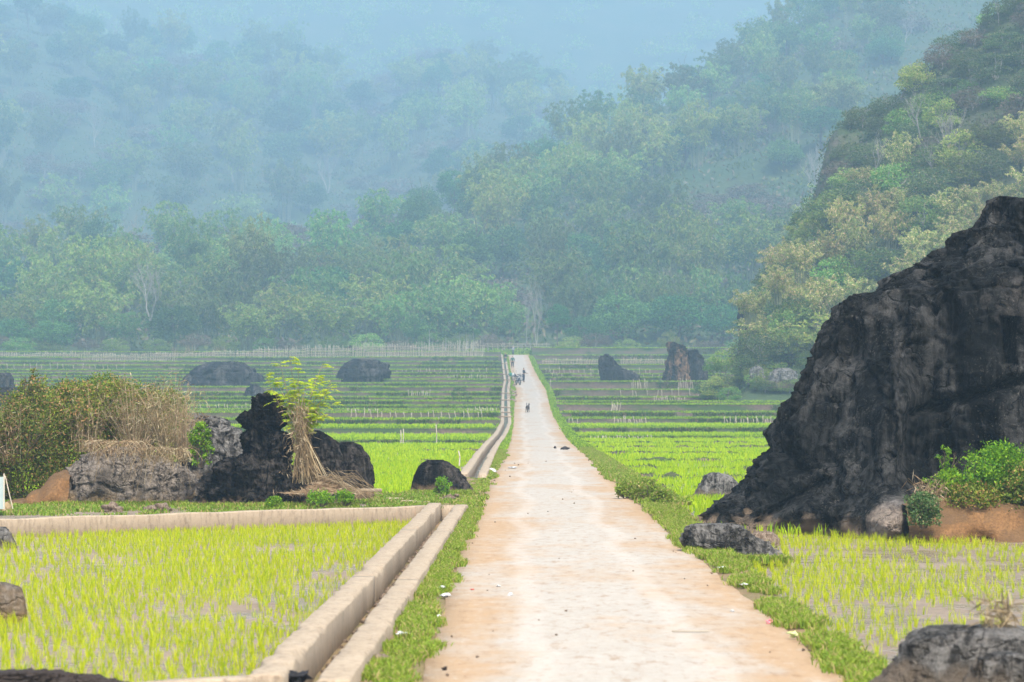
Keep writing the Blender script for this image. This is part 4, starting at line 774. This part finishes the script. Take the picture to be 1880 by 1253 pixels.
for k in range(45):
    x0 = RG.uniform(-.3, .3); pts = [(x0, -.1, .15+RG.uniform(0, .3)), (x0+.3, -.15, .28+RG.uniform(-.1, .15)), (x0+.62, -.2, .1), (x0+.8, -.2, -.05)]; mb.tube(np.array(pts)+RG.normal(size=(4, 3))*.05, .0035, 3, cap=False)
mb.build('stalks', M['dry'], r)
# weeds and bushes elsewhere
shrub(812, 908, 876, 34, 64.2, M['fresh'], 700, .055, 'small bright green weed growing against the domed black boulder', 'weed', 'plant', lev=2)
for px, yb, wp, nm in ((588, 926, 60, 'left'), (632, 924, 50, 'right'), (505, 934, 36, 'far')):
    shrub(px, yb, yb-22, wp, 55.6 if px > 510 else 56.2, M['fresh'], 900, .05, {'left': 'low green weed patch behind the low wall beside the white litter', 'right': 'low green weed patch in front of the straw pile', 'far': 'small green weed at the foot of the black spire'}[nm], 'weed', 'plant', lev=2)
for px, yb, yt, wp, D, q in ((1150, 912, 884, 44, 64, 'leafmost'), (1188, 914, 880, 62, 63, 'bushy'), (1215, 925, 900, 44, 60, 'small')):
    shrub(px, yb, yt, wp, D, M['grass'], 1500, .06, {'leafmost': 'leafy green weed on the right verge nearest the road', 'bushy': 'bushiest green weed clump on the right verge', 'small': 'small dark green weed clump on the right verge toward the outcrop'}[q], 'weed', 'plant', lev=2)
for a in ((1835, 930, 818, 150, 49.5, 'fresh', 9000, .06, 'large bright green bush on the earth bank at the right edge'),
          (1740, 925, 862, 70, 49.3, 'fresh', 3000, .055, 'small fresh green bush on the bank beside the outcrop foot'),
          (1790, 932, 890, 130, 49.0, 'shrub', 5000, .05, 'low dark undergrowth between the two bright bushes'),
          (1695, 965, 905, 66, 48.0, 'vine', 4000, .05, 'dark green drooping bush against the pale foot of the outcrop'),
          (1900, 940, 850, 120, 49.0, 'shrub', 5000, .055, 'dark green bush cut by the right picture edge')):
    shrub(*a[:5], M[a[5]], *a[6:9], group='bushes on the right-hand earth bank')
shrub(1737, 880, 818, 30, 49.5, M['fresh'], 320, .055, 'thin leafy shoot standing in front of the black outcrop', 'leafy_shoot', 'plant', lev=2)
canes(1705, 925, 880, 50, 48.6, 50, 'pale grass tuft at the outcrop foot beside the bushes', M['drygrass'], .9, 'grass_tuft', 'grass')
canes(1830, 1160, 1085, 60, 20.6, 26, 'blurred dry weed growing on the corner boulder', M['drygrass'], .6, 'dry_weed', 'plant', 4, .002)
canes(60, 925, 915, 1, 56, 3, 'short dry twig by the earth slope', M['drygrass'], .6, 'dry_twig', 'plant', 1) if False else None
for k, (px, yb) in enumerate(((322, 650), (337, 651), (352, 649), (398, 651), (408, 650))):
    canes(px, yb+4, yb-18, 18, 470, 14, 'pale plumed grass tuft standing above the bamboo fence', M['drygrass'], .9, 'pampas_tuft', 'grass', 4, .03, 'plumed grass above the fence')

# ------------------------------------------------------------------ bamboo fence and stakes
FG = 'bamboo fence below the forest'
def fence(px0, px1, D, yb, h, label, n):
    x0 = (px0-CX)*D/F; x1 = (px1-CX)*D/F; z = HC-(yb-CY)*D/F; r = empty('bamboo_fence', (x0, D, z), label, 'fence', FG); mb = MB()
    for k in range(n):
        x = (x1-x0)*(k+RG.uniform(-.3, .3))/n; t = RG.normal()*.12; hh = h*RG.uniform(.75, 1.25); mb.tube([(x, 0, -.3), (x+t*.5, 0, hh*.5), (x+t, RG.normal()*.05, hh)], .032, 4)
    mb.build('picket_panel', M['stake'], r)
    for q in (.35, .62, .85): m2 = MB(); m2.tube([(0, -.05, h*q), ((x1-x0)*.5, -.07, h*q+RG.normal()*.08), (x1-x0, -.05, h*q+RG.normal()*.06)], .03, 4); m2.build('rail', M['stake'], r)
secs = [(-60, 60, 663, 1.2), (60, 165, 663, 1.3), (165, 270, 662, 1.0), (270, 380, 660, 1.0), (380, 470, 659, 1.2), (470, 560, 657, 1.5), (560, 650, 657, 1.7), (650, 730, 656, 1.9), (730, 810, 656, 2.0), (810, 890, 655, 2.1)]
wd = ['at the left picture edge', 'second from the left edge', 'above the leafy bushes', 'behind the thicket top', 'above the wide dark rock', 'above the sapling', 'just left of the humped rock', 'above the humped rock', 'right of the humped rock', 'nearest the road end']
for (a, b, yb, h), w_ in zip(secs, wd): fence(a, b, 454, yb, h, f'section of pale bamboo fence {w_}', int((b-a)*.62))
fence(995, 1105, 404.5, 672, .9, 'low bamboo stake fence left of the pointed terrace rock', 50)
fence(1140, 1222, 404.5, 671, .9, 'low bamboo stake fence between the two terrace rocks', 45)
fence(890, 1010, 473, 640, .9, 'thin rail fence across the end of the road', 16)
st = MB().tube([(0, 0, -.25), (.02, 0, .5), (0, 0, 1)], .016, 5).build('bamboo_stake', M['stake']); sproto = st; first = True
def stake(X, D, z, h, tilt, label, group, w_=1.):
    global first
    o = sproto if first else sproto.copy()
    if not first: C.objects.link(o)
    first = False; o.location = (X, D, z); o.scale = (w_, w_, h); o.rotation_euler = (0, tilt, 0); tag(o, label, 'stake', group)
runs = [(1085, 1200, 1, 1, 20, .42, 'lowest right-hand bank'), (1128, 1190, 3, 1, 12, .5, 'right-hand bank under the grey sticks'), (1010, 1070, 3, 1, 6, .5, 'right-hand bank nearest the road'), (1120, 1138, 5, 1, 9, .7, 'tall tight bunch on the right-hand bank'), (1160, 1190, 9, 1, 10, .6, 'bank below the pointed rock'), (1245, 1275, 9, 1, 10, .7, 'bank below the orange-streaked rock'), (1140, 1420, 8, 1, 18, .6, 'long right-hand bank'), (1200, 1260, 7, 1, 14, .4, 'narrow right-hand bank'), (1330, 1420, 3, 1, 16, .5, 'right-hand bank beside the outcrop'), (1000, 1200, 12, 1, 22, .7, 'high right-hand bank'), (1010, 1220, 11, 1, 16, .5, 'upper right-hand bank'),
        (640, 900, 6, -1, 20, .7, 'left-hand bank above the bright strip'), (860, 915, 7, -1, 14, .8, 'left-hand bank nearest the channel'), (750, 790, 11, -1, 12, .8, 'middle of the left-hand terraces'), (640, 700, 7, -1, 6, .6, 'left-hand bank behind the sapling'), (700, 900, 17, -1, 22, .7, 'upper left-hand terraces'), (820, 900, 15, -1, 12, .7, 'upper left bank near the channel'), (370, 470, 8, -1, 12, .7, 'left-hand bank behind the grey boulder'), (0, 240, 18, -1, 18, .8, 'far left terraces below the fence')]
for a, b, i, side, n, h, w_ in runs:
    lv = RIGHT if side > 0 else LEFT
    for k in range(n):
        px = a+(b-a)*(k+RG.uniform(-.35, .35))/n; D = lv[i][0]; X = (px-CX)*D/F; Dd = float(dstart(lv, i, np.array(X), side)); stake((px-CX)*Dd/F, Dd-.3, lv[i-1][1]-.02, (lv[i][1]-lv[i-1][1]+h*.35)*RG.uniform(.7, 1.2), RG.normal()*.10, f'thin bamboo stake propping the {w_}' if 'bunch' not in w_ else 'bamboo stake in the tight bunch on the right-hand bank', 'bamboo stakes along the terrace banks', 1+D/400)
for px, yb, yt, D, lb in ((739, 818, 788, 150, 'pole standing alone in the left rice beside the reddish posts'), (801, 818, 780, 150.5, 'tallest lone pole in the left-hand rice'), (735, 818, 790, 149, 'reddish short pole in the left-hand rice'), (843, 850, 828, 98, 'short brown post in the rice beside the channel'), (1010, 722, 696, 296, 'pale pole on the right verge below the two people'), (1008, 688, 664, 370, 'tall thin pole in the upper right terraces'), (806, 783, 766, 196, 'upright pole on the left bank above the bright strip')):
    p = W(px, yb, D); stake(p[0], D, p[2], (yb-yt)*D/F, RG.normal()*.03, lb, None, 1.6)

# ------------------------------------------------------------------ small things by the road
def lump(name, px, py, D, size, mt, label, cat, amp=.35, seed=1, fl=.6, group=None, z=None):
    n, k = 14, 18; th, ph = np.meshgrid(np.linspace(0, np.pi, n), np.arange(k)*2*np.pi/k, indexing='ij'); d_ = np.stack([np.sin(th)*np.cos(ph), np.sin(th)*np.sin(ph), np.cos(th)], -1).reshape(-1, 3)
    v = d_*(1+amp*fbm(d_*1.9+seed*3.3, 3, seed))[:, None]*np.array(size)/2; p = W(px, py, D)
    if z is not None: p[2] = z
    mb = MB(); mb.add(v+[0, 0, size[2]*fl*.5], [(i*k+j, (i+1)*k+j, (i+1)*k+(j+1) % k, i*k+(j+1) % k) for i in range(n-1) for j in range(k)])
    o = mb.build(name, mt); o.location = p; o.scale = (.75, .75, .55) if cat in ('litter', 'bag') else (1, 1, 1); return tag(o, label, cat, group)
def DG(py, z=0.): return (HC-z)*F/(py-CY)
for (nm, px, py, s, mt, lb, ct, z) in [
    ('black_bag', 543, 1250, (.22, .2, .16), 'black', 'crumpled black bag lying on the channel wall at the bottom edge', 'bag', .05),
    ('stone', 636, 1222, (.2, .2, .1), 'stone', 'flat brown stone resting at the end of the inner channel wall', 'stone', .02),
    ('stone', 692, 1214, (.22, .16, .08), 'stone', 'brown stone lying in the verge grass near the channel end', 'stone', .0),
    ('plastic_scrap', 740, 1166, (.12, .1, .07), 'white', 'pale crumpled scrap in the grass near the bottom of the left verge', 'litter', .02),
    ('plastic_litter', 808, 1082, (.14, .22, .08), 'white', 'white crumpled plastic at the road edge, largest in the left litter patch', 'litter', .02),
    ('plastic_litter', 817, 1094, (.12, .15, .06), 'white', 'white plastic scrap just below the largest left litter', 'litter', .0),
    ('red_wrapper', 866, 1082, (.05, .05, .02), 'red', 'tiny red wrapper on the sandy road edge', 'litter', .0),
    ('paper_scrap', 937, 1092, (.07, .07, .04), 'white', 'small white paper scrap on the road left of its middle', 'litter', .0),
    ('paper_scrap', 915, 1076, (.05, .06, .03), 'white', 'smallest white scrap on the road beside the litter patch', 'litter', .0),
    ('white_stone', 806, 1132, (.04, .04, .03), 'white', 'tiny white pebble at the left road edge', 'stone', .0),
    ('clod', 816, 1229, (.04, .04, .035), 'clod', 'small dark clod on the road near the bottom edge', 'clod', .0),
    ('plastic_bag', 904, 866, (.30, .4, .16), 'white', 'white plastic sack lying on the left verge near the channel bend', 'bag', .0),
    ('plastic_scrap', 886, 866, (.2, .3, .14), 'white', 'smaller white scrap left of the white sack', 'litter', .0),
    ('cardboard', 941, 859, (.28, .5, .05), 'white', 'flat pale board on the left side of the road', 'board', .0),
    ('clod', 1019, 823, (.11, .2, .12), 'clod', 'small dark lump on the road left of the larger one', 'clod', .0),
    ('clod', 1037, 825, (.36, .4, .14), 'clod', 'larger dark lump lying on the right half of the road', 'clod', .0),
    ('paper_scrap', 1329, 1044, (.14, .14, .06), 'white', 'white crumpled paper in the grass of the right verge', 'litter', .02),
    ('paper_scrap', 1366, 1073, (.09, .1, .03), 'white', 'pale flat scrap further down the right verge', 'litter', .03),
    ('pink_wrapper', 1413, 1143, (.09, .09, .07), 'pink', 'crumpled pink wrapper at the right road edge', 'litter', .0),
    ('snack_bag', 1457, 1168, (.10, .1, .09), 'yel', 'yellow-green crumpled bag in the right verge grass', 'bag', .02),
    ('paper_scrap', 1344, 1122, (.05, .05, .03), 'white', 'small white scrap on the sandy right road edge', 'litter', .0),
    ('white_stone', 1580, 1232, (.05, .05, .04), 'white', 'small pale stone at the bottom of the right verge', 'stone', .0),
    ('plastic_bag', 553, 918, (.22, .3, .14), 'white', 'white plastic bag among weeds beside the straw pile', 'bag', .06),
    ('white_stone', 665, 910, (.12, .14, .10), 'white', 'pale square stone beneath the concrete plank', 'stone', .05),
    ('pale_stone', 826, 917, (.22, .3, .13), 'stone', 'yellowish stone at the foot of the domed boulder', 'stone', .05),
    ('pale_stone', 838, 913, (.13, .2, .10), 'stone', 'smaller yellowish stone beside the domed boulder', 'stone', .05),
    ('plastic_scrap', 878, 902, (.16, .2, .06), 'sheet', 'bluish plastic scrap in the grass beside the domed boulder', 'litter', .0),
    ('stone', 275, 940, (.22, .3, .16), 'stone', 'rounded pinkish stone behind the low wall, left of its twin', 'stone', .04),
    ('stone', 298, 939, (.30, .3, .2), 'stone', 'larger pinkish stone behind the low wall under the brown rock', 'stone', .04),
    ('stone', 207, 941, (.40, .3, .22), 'stone', 'tan stone behind the low wall at the foot of the tan rock face', 'stone', .04),
    ('straw_clump', 8, 942, (.22, .3, .22), 'dry', 'ball of dry straw behind the low wall at the left edge', 'straw', .04)]:
    D = DG(py, z); lump(nm, px, py, D, s, M[mt], lb, ct, .9 if ct in ('litter', 'bag') else .45, int(px), .6, z=z-.005)
# stones heaped beside the far channel
for k in range(26):
    D = RG.uniform(262, 300) if k < 18 else RG.uniform(300, 345); lump('stone', 0, 0, D, (.3, .4, .25), M['stone'], 'pale rubble stone heaped between the channel and the road below the motorbikes', 'stone', .4, k, .5, 'rubble beside the far channel', z=float(zr(D))); bpy.context.scene.collection.objects[-1].location.x = xl(D)-RG.uniform(-.3, .7)
def grit(name, n, D0, D1, mt, kind):
    mb = MB(); D = D0+(D1-D0)*RG.uniform(0, 1, n)**1.6; t = RG.beta(.55, .55, n); X = xl(D)+RWID*t; k = fbm(np.stack([X*1.2, D*.6, X*0], -1), 3, 91) > -.1+.5*(1-2*np.abs(t-.5)); X, D = X[k], D[k]; n = len(X)
    if kind == 'straw': a = RG.uniform(0, 6.28, n); mb.leaf(np.stack([X, D, zr(D)+.012], -1), np.stack([np.cos(a), np.sin(a), a*0+.05], -1), RG.uniform(.04, .16, n), .010*np.maximum(1, D/40), N=np.tile([0, 0, 1.], (n, 1)))
    else:
        for x, d_, q in zip(X, D, range(n)): r_ = RG.uniform(.006, .017)*max(1, d_/45); pebble(mb, (x, d_, float(zr(d_))+r_*.3), (r_, r_, r_*.7), q)
    tag(mb.build(name, mt), kind='stuff')
grit('road_grit', 110, 20, 110, M['stone'], 'p'); grit('dark_grit', 14, 20, 110, M['clod'], 'p'); grit('road_straw', 1600, 20, 120, M['drygrass'], 'straw')
# concrete plank and broken slabs behind the low wall
def boxy(name, px, py, D, size, mt, label, cat, rz=0, ry=0):
    mb = MB(); a, b, c_ = size; mb.box(-a/2, a/2, -b/2, b/2, 0, c_); o = mb.build(name, mt); o.location = W(px, py, D); o.rotation_euler = (0, ry, rz); bv = o.modifiers.new('b', 'BEVEL'); bv.width = min(size)*.2; bv.segments = 2; return tag(o, label, cat)
boxy('concrete_plank', 678, 903, 59, (.52, .25, .06), M['concrete'], 'thin concrete plank resting on a pale stone right of the rock cluster', 'plank', .1)
for px, py, s, rz, lb in ((725, 922, (.35, .25, .09), .3, 'broken brown slab lying nearest the plank'), (752, 926, (.4, .25, .08), -.2, 'broken brown slab between the plank and the channel corner'), (775, 927, (.3, .25, .07), .15, 'broken brown slab touching the channel corner')):
    boxy('broken_slab', px, py, DG(py, .04)+.6, s, M['concrete'], lb, 'slab', rz)
boxy('bamboo_strip', 1268, 1160, DG(1160), (.36, .03, .012), M['stake'], 'pale split bamboo strip lying on the right side of the road', 'stick', .05)
# clear plastic sheet on a pole at the left edge
r = empty('plastic_sheet', W(4, 935, 53), 'hanging sheet of pale clear plastic at the left edge behind the low wall', 'plastic sheet'); n = 12
xs = np.linspace(-.45, .04, n); V = np.array([(x, .05*math.sin(x*22), z_*.60) for z_ in np.linspace(0, 1, 6) for x in xs]); V2 = V+[0, .012, 0]; i = np.arange(5)[:, None]*n+np.arange(n-1)[None]; q = np.stack([i, i+1, i+1+n, i+n], -1).reshape(-1, 4)
MB().add(V, q).add(V2, q[:, ::-1]).build('sheet', M['sheet'], r); MB().tube([(.02, .03, 0), (.03, .03, .66)], .014, 6).build('pole', M['stake'], r); MB().tube([(.18, .1, 0), (.05, .03, .62)], .01, 6).build('brace', M['stake'], r)

# ------------------------------------------------------------------ people, motorbikes, dog
def skin(name, V, E, Rr, mt, parent, sub=2):
    me = bpy.data.meshes.new(name); me.from_pydata(V, E, []); me.update(); o = bpy.data.objects.new(name, me); C.objects.link(o); o.parent = parent
    o.modifiers.new('skin', 'SKIN'); o.modifiers['skin'].use_smooth_shade = True; s_ = o.modifiers.new('sub', 'SUBSURF'); s_.levels = sub; s_.render_levels = sub
    for i, v in enumerate(me.skin_vertices[0].data): v.radius = (Rr[i], Rr[i]) if np.isscalar(Rr[i]) else Rr[i]; v.use_root = (i == 0)
    me.materials.append(mt); return o
def person(loc, rz, label, top, bot, hat, pose=0, stride=.0, h=1.68):
    r = empty('person', loc, label, 'person', rz=rz, sc=h/1.75); f = [(-.1, stride), (.1, -stride)]
    V = [(0, 0, .95), (0, 0, 1.12), (0, 0, 1.32), (0, 0, 1.44), (0, -.01, 1.52), (0, -.01, 1.62), (0, .0, 1.72)]; E = [(i, i+1) for i in range(6)]; Rr = [(.15, .11), (.13, .10), (.17, .11), (.10, .08), .055, (.082, .098), (.06, .07)]
    for s_, (fx, fy) in zip((-1, 1), f):
        b = len(V); V += [(fx*.95, 0, .88), (fx*1.1, fy*.5-.01, .48), (fx*1.15, fy, .09), (fx*1.15, fy-.12, .035)]; E += [(0, b), (b, b+1), (b+1, b+2), (b+2, b+3)]; Rr += [.09, .06, .04, .035]
    hands = []
    for s_ in (-1, 1):
        b = len(V); el = (s_*.27, -.06 if pose else .03, 1.14); wr = (s_*.25, -.34, 1.06) if pose else (s_*.29, -.05, .89)
        V += [(s_*.19, 0, 1.40), el, wr, (wr[0], wr[1]-(.07 if pose else .02), wr[2]-(.02 if pose else .08))]; E += [(3, b), (b, b+1), (b+1, b+2), (b+2, b+3)]; Rr += [.055, .042, .027, (.035, .018)]; hp = b+3
        for q in range(4):
            c_ = len(V); o_ = np.array(V[hp]); dx = (q-1.5)*.018; l = (.06, .075, .07, .055)[q]; dv = np.array([0, -.8, -.35]) if pose else np.array([0, -.15, -1.]); dv = unit(dv)
            V += [tuple(o_+[dx, 0, 0]+dv*.03), tuple(o_+[dx, 0, 0]+dv*l+[0, .01, -.015])]; E += [(hp, c_), (c_, c_+1)]; Rr += [.010, .008]
        c_ = len(V); V += [tuple(np.array(V[hp-1])+[-s_*.035, -.03, -.03])]; E += [(hp, c_)]; Rr += [.011]
    skin('body', V, E, Rr, M['skin'], r)
    Vt = [(0, 0, .93), (0, 0, 1.12), (0, 0, 1.32), (0, 0, 1.43)]; Et = [(0, 1), (1, 2), (2, 3)]; Rt = [(.165, .125), (.15, .118), (.185, .13), (.11, .09)]
    for s_ in (-1, 1): b = len(Vt); Vt += [(s_*.195, 0, 1.40), (s_*.27, -.06 if pose else .03, 1.14), (s_*.255, -.28, 1.08) if pose else (s_*.288, -.035, .93)]; Et += [(3, b), (b, b+1), (b+1, b+2)]; Rt += [.068, .055, .042]
    skin('jacket', Vt, Et, Rt, M[top], r)
    Vt = [(0, 0, .96)]; Et = []; Rt = [(.16, .125)]
    for fx, fy in f: b = len(Vt); Vt += [(fx*.95, 0, .86), (fx*1.1, fy*.5-.01, .48), (fx*1.15, fy, .13)]; Et += [(0, b), (b, b+1), (b+1, b+2)]; Rt += [.105, .08, .06]
    skin('trousers', Vt, Et, Rt, M[bot], r)
    for fx, fy in f: skin('shoe', [(fx*1.15, fy+.03, .05), (fx*1.15, fy-.13, .04)], [(0, 1)], [.05, .042], M['black'], r, 1)
    skin('helmet' if hat != 'hair' else 'hair', [(0, .0, 1.66), (0, .01, 1.71)], [(0, 1)], [(.105, .12), (.085, .10)], M[hat], r)
    mb = MB(); mb.tube([(0, -.10, 1.62), (0, -.125, 1.60)], [.012, .014], 6); mb.build('nose', M['skin'], r)
    return r
def motorbike(loc, rz, label, col='paint', group=None):
    r = empty('motorbike', loc, label, 'motorbike', group, rz)
    def part(nm, mt, fn, parent=r): mb = MB(); fn(mb); return mb.build(nm, M[mt], parent)
    for y in (-.62, .62):
        a = np.linspace(0, 2*np.pi, 25); w_ = part('wheel', 'rubber', lambda mb: mb.tube([(0, y+.26*math.cos(t), .30+.26*math.sin(t)) for t in a], .045, 8, cap=False))
        part('rim', 'metal', lambda mb: [mb.tube([(0, y+.20*math.cos(t), .30+.20*math.sin(t)) for t in a], .014, 5, cap=False)]+[mb.tube([(0, y, .30), (0, y+.2*math.cos(t), .3+.2*math.sin(t))], .006, 4) for t in a[:-1:3]]+[mb.tube([(-.06, y, .3), (.06, y, .3)], .04, 8)], w_)
    skin('body', [(0, .55, .62), (0, .2, .55), (0, -.1, .45), (0, -.35, .6), (0, -.45, .85)], [(0, 1), (1, 2), (2, 3), (3, 4)], [(.08, .06), (.12, .1), (.10, .09), (.13, .07), (.14, .06)], M[col], r)
    skin('seat', [(0, .55, .78), (0, .25, .76), (0, -.05, .74)], [(0, 1), (1, 2)], [(.11, .045), (.13, .05), (.09, .04)], M['black'], r)
    part('fork', 'metal', lambda mb: [mb.tube([(s_*.07, -.62, .30), (s_*.06, -.48, .80)], .02, 6) for s_ in (-1, 1)])
    part('handlebar', 'metal', lambda mb: mb.tube([(-.34, -.32, 1.0), (-.15, -.42, .98), (0, -.45, .93), (.15, -.42, .98), (.34, -.32, 1.0)], .014, 6))
    skin('headlight', [(0, -.5, .92), (0, -.56, .92)], [(0, 1)], [.08, .06], M['white'], r)
    skin('fender', [(0, -.86, .5), (0, -.62, .63), (0, -.42, .52)], [(0, 1), (1, 2)], [(.06, .02)]*3, M[col], r); skin('engine', [(0, .0, .32), (0, .12, .34)], [(0, 1)], [.11, .1], M['metal'], r)
    part('exhaust', 'metal', lambda mb: mb.tube([(.12, 0, .25), (.14, .4, .28), (.15, .75, .33)], [.02, .035, .04], 8))
    for s_ in (-1, 1): part('mirror', 'black', lambda mb: mb.tube([(s_*.22, -.4, .99), (s_*.28, -.42, 1.15), (s_*.30, -.43, 1.19)], [.008, .008, .045], 6))
    return r
def onroad(px, D): return ((px-CX)*D/F, D, float(zr(D))+.012)
person(onroad(961.5, 329), R(65), 'person in dark clothes and helmet standing beside the motorbikes on the road', 'navy', 'navy', 'hair', 1)
person(onroad(941, 388), R(180), 'person in green walking away up the middle of the road', 'dkgrn', 'navy', 'hair', 0, .16)
person(((928-CX)*418/F, 418, float(zr(418))-.18), R(30), 'person in dark top stooping in the far end of the channel', 'navy', 'dkgrn', 'hair', 1)
MG = 'motorbikes parked at the left roadside'
motorbike(onroad(950, 334), R(-50), 'motorbike with white panel parked right beside the standing person', 'paint', MG)
motorbike(onroad(951, 318), R(20), 'dark motorbike parked nearest, facing down the road', 'paint', MG)
motorbike(onroad(942, 472), R(0), 'far motorbike with rider crossing the end of the road'); person(((942-CX)*472/F, 472.1, float(zr(472))+.02), R(0), 'rider in grey at the far end of the road', 'metal', 'navy', 'white', 1, 0, 1.4)
r = empty('handcart', onroad(940, 336), 'handcart piled with teal and white sacks beside the channel', 'handcart'); mb = MB(); mb.box(-.45, .45, -.6, .6, .40, .46); mb.build('bed', M['stake'], r)
for s_ in (-1, 1):
    mb = MB(); a = np.linspace(0, 2*np.pi, 21); mb.tube([(s_*.5, .27*math.cos(t), .30+.27*math.sin(t)) for t in a], .03, 6, cap=False); [mb.tube([(s_*.5, 0, .3), (s_*.5, .27*math.cos(t), .3+.27*math.sin(t))], .01, 4) for t in a[:-1:4]]; mb.build('wheel', M['rubber'], r)
    MB().tube([(s_*.35, -.6, .43), (s_*.3, -1.3, .75)], .02, 6).build('handle', M['stake'], r)
for px, s, mt, lb, dz_ in ((937.5, (.55, .5, .42), 'teal', 'teal sack on the left of the handcart', .46), (942.5, (.55, .5, .34), 'white', 'white sack on the right of the handcart', .46)):
    o = lump('sack', px, 690, 336, s, M[mt], lb, 'sack', .25, 4, .9); o.location = ((px-CX)*336/F, 336, float(zr(336))+dz_)
# dog
def dog(loc, rz):
    r = empty('dog', loc, 'dark brown dog with raised tail standing on the road', 'dog', rz=rz)
    V = [(0, .22, .50), (0, .05, .48), (0, -.16, .47), (0, -.28, .56), (0, -.36, .67), (0, -.45, .68), (0, -.56, .65)]; E = [(i, i+1) for i in range(6)]; Rr = [(.085, .09), (.085, .085), (.10, .13), (.07, .08), (.062, .065), (.055, .05), (.026, .024)]
    for s_ in (-1, 1):
        b = len(V); V += [(s_*.075, .24, .44), (s_*.085, .17, .30), (s_*.085, .29, .16), (s_*.085, .27, .03), (s_*.085, .22, .015)]; E += [(0, b), (b, b+1), (b+1, b+2), (b+2, b+3), (b+3, b+4)]; Rr += [.065, .045, .022, .02, .022]
        b = len(V); V += [(s_*.07, -.17, .38), (s_*.075, -.15, .25), (s_*.075, -.17, .13), (s_*.075, -.17, .03), (s_*.075, -.21, .015)]; E += [(2, b), (b, b+1), (b+1, b+2), (b+2, b+3), (b+3, b+4)]; Rr += [.05, .032, .022, .02, .022]
    b = len(V); V += [(0, .32, .58), (0, .36, .70), (.02, .32, .80), (.02, .25, .82)]; E += [(0, b), (b, b+1), (b+1, b+2), (b+2, b+3)]; Rr += [.03, .025, .022, .015]
    skin('body', V, E, Rr, M['fur'], r)
    for s_ in (-1, 1): MB().tube([(s_*.04, -.37, .72), (s_*.055, -.37, .76), (s_*.06, -.38, .80)], [.028, .022, .004], 6).build('ear', M['fur'], r)
    skin('belly_patch', [(0, .30, .40), (0, .27, .36)], [(0, 1)], [.05, .04], M['furl'], r, 1)
dog(onroad(969, 236), R(165))

# ------------------------------------------------------------------ haze: real air inside one closed box
hb = MB(); hb.box(-930, 930, -30, 2800, -1.9, 470); ho = hb.build('haze'); m = bpy.data.materials.new('haze_air'); m.use_nodes = True; t = m.node_tree; t.nodes.remove(t.nodes['Principled BSDF'])
pv = t.nodes.new('ShaderNodeVolumePrincipled'); pv.inputs['Color'].default_value = (*HAZE_COLOR, 1); pv.inputs['Density'].default_value = HAZE_DENSITY; pv.inputs['Anisotropy'].default_value = .2
t.links.new(pv.outputs[0], t.nodes['Material Output'].inputs['Volume']); ho.data.materials.append(m); tag(ho, kind='stuff')
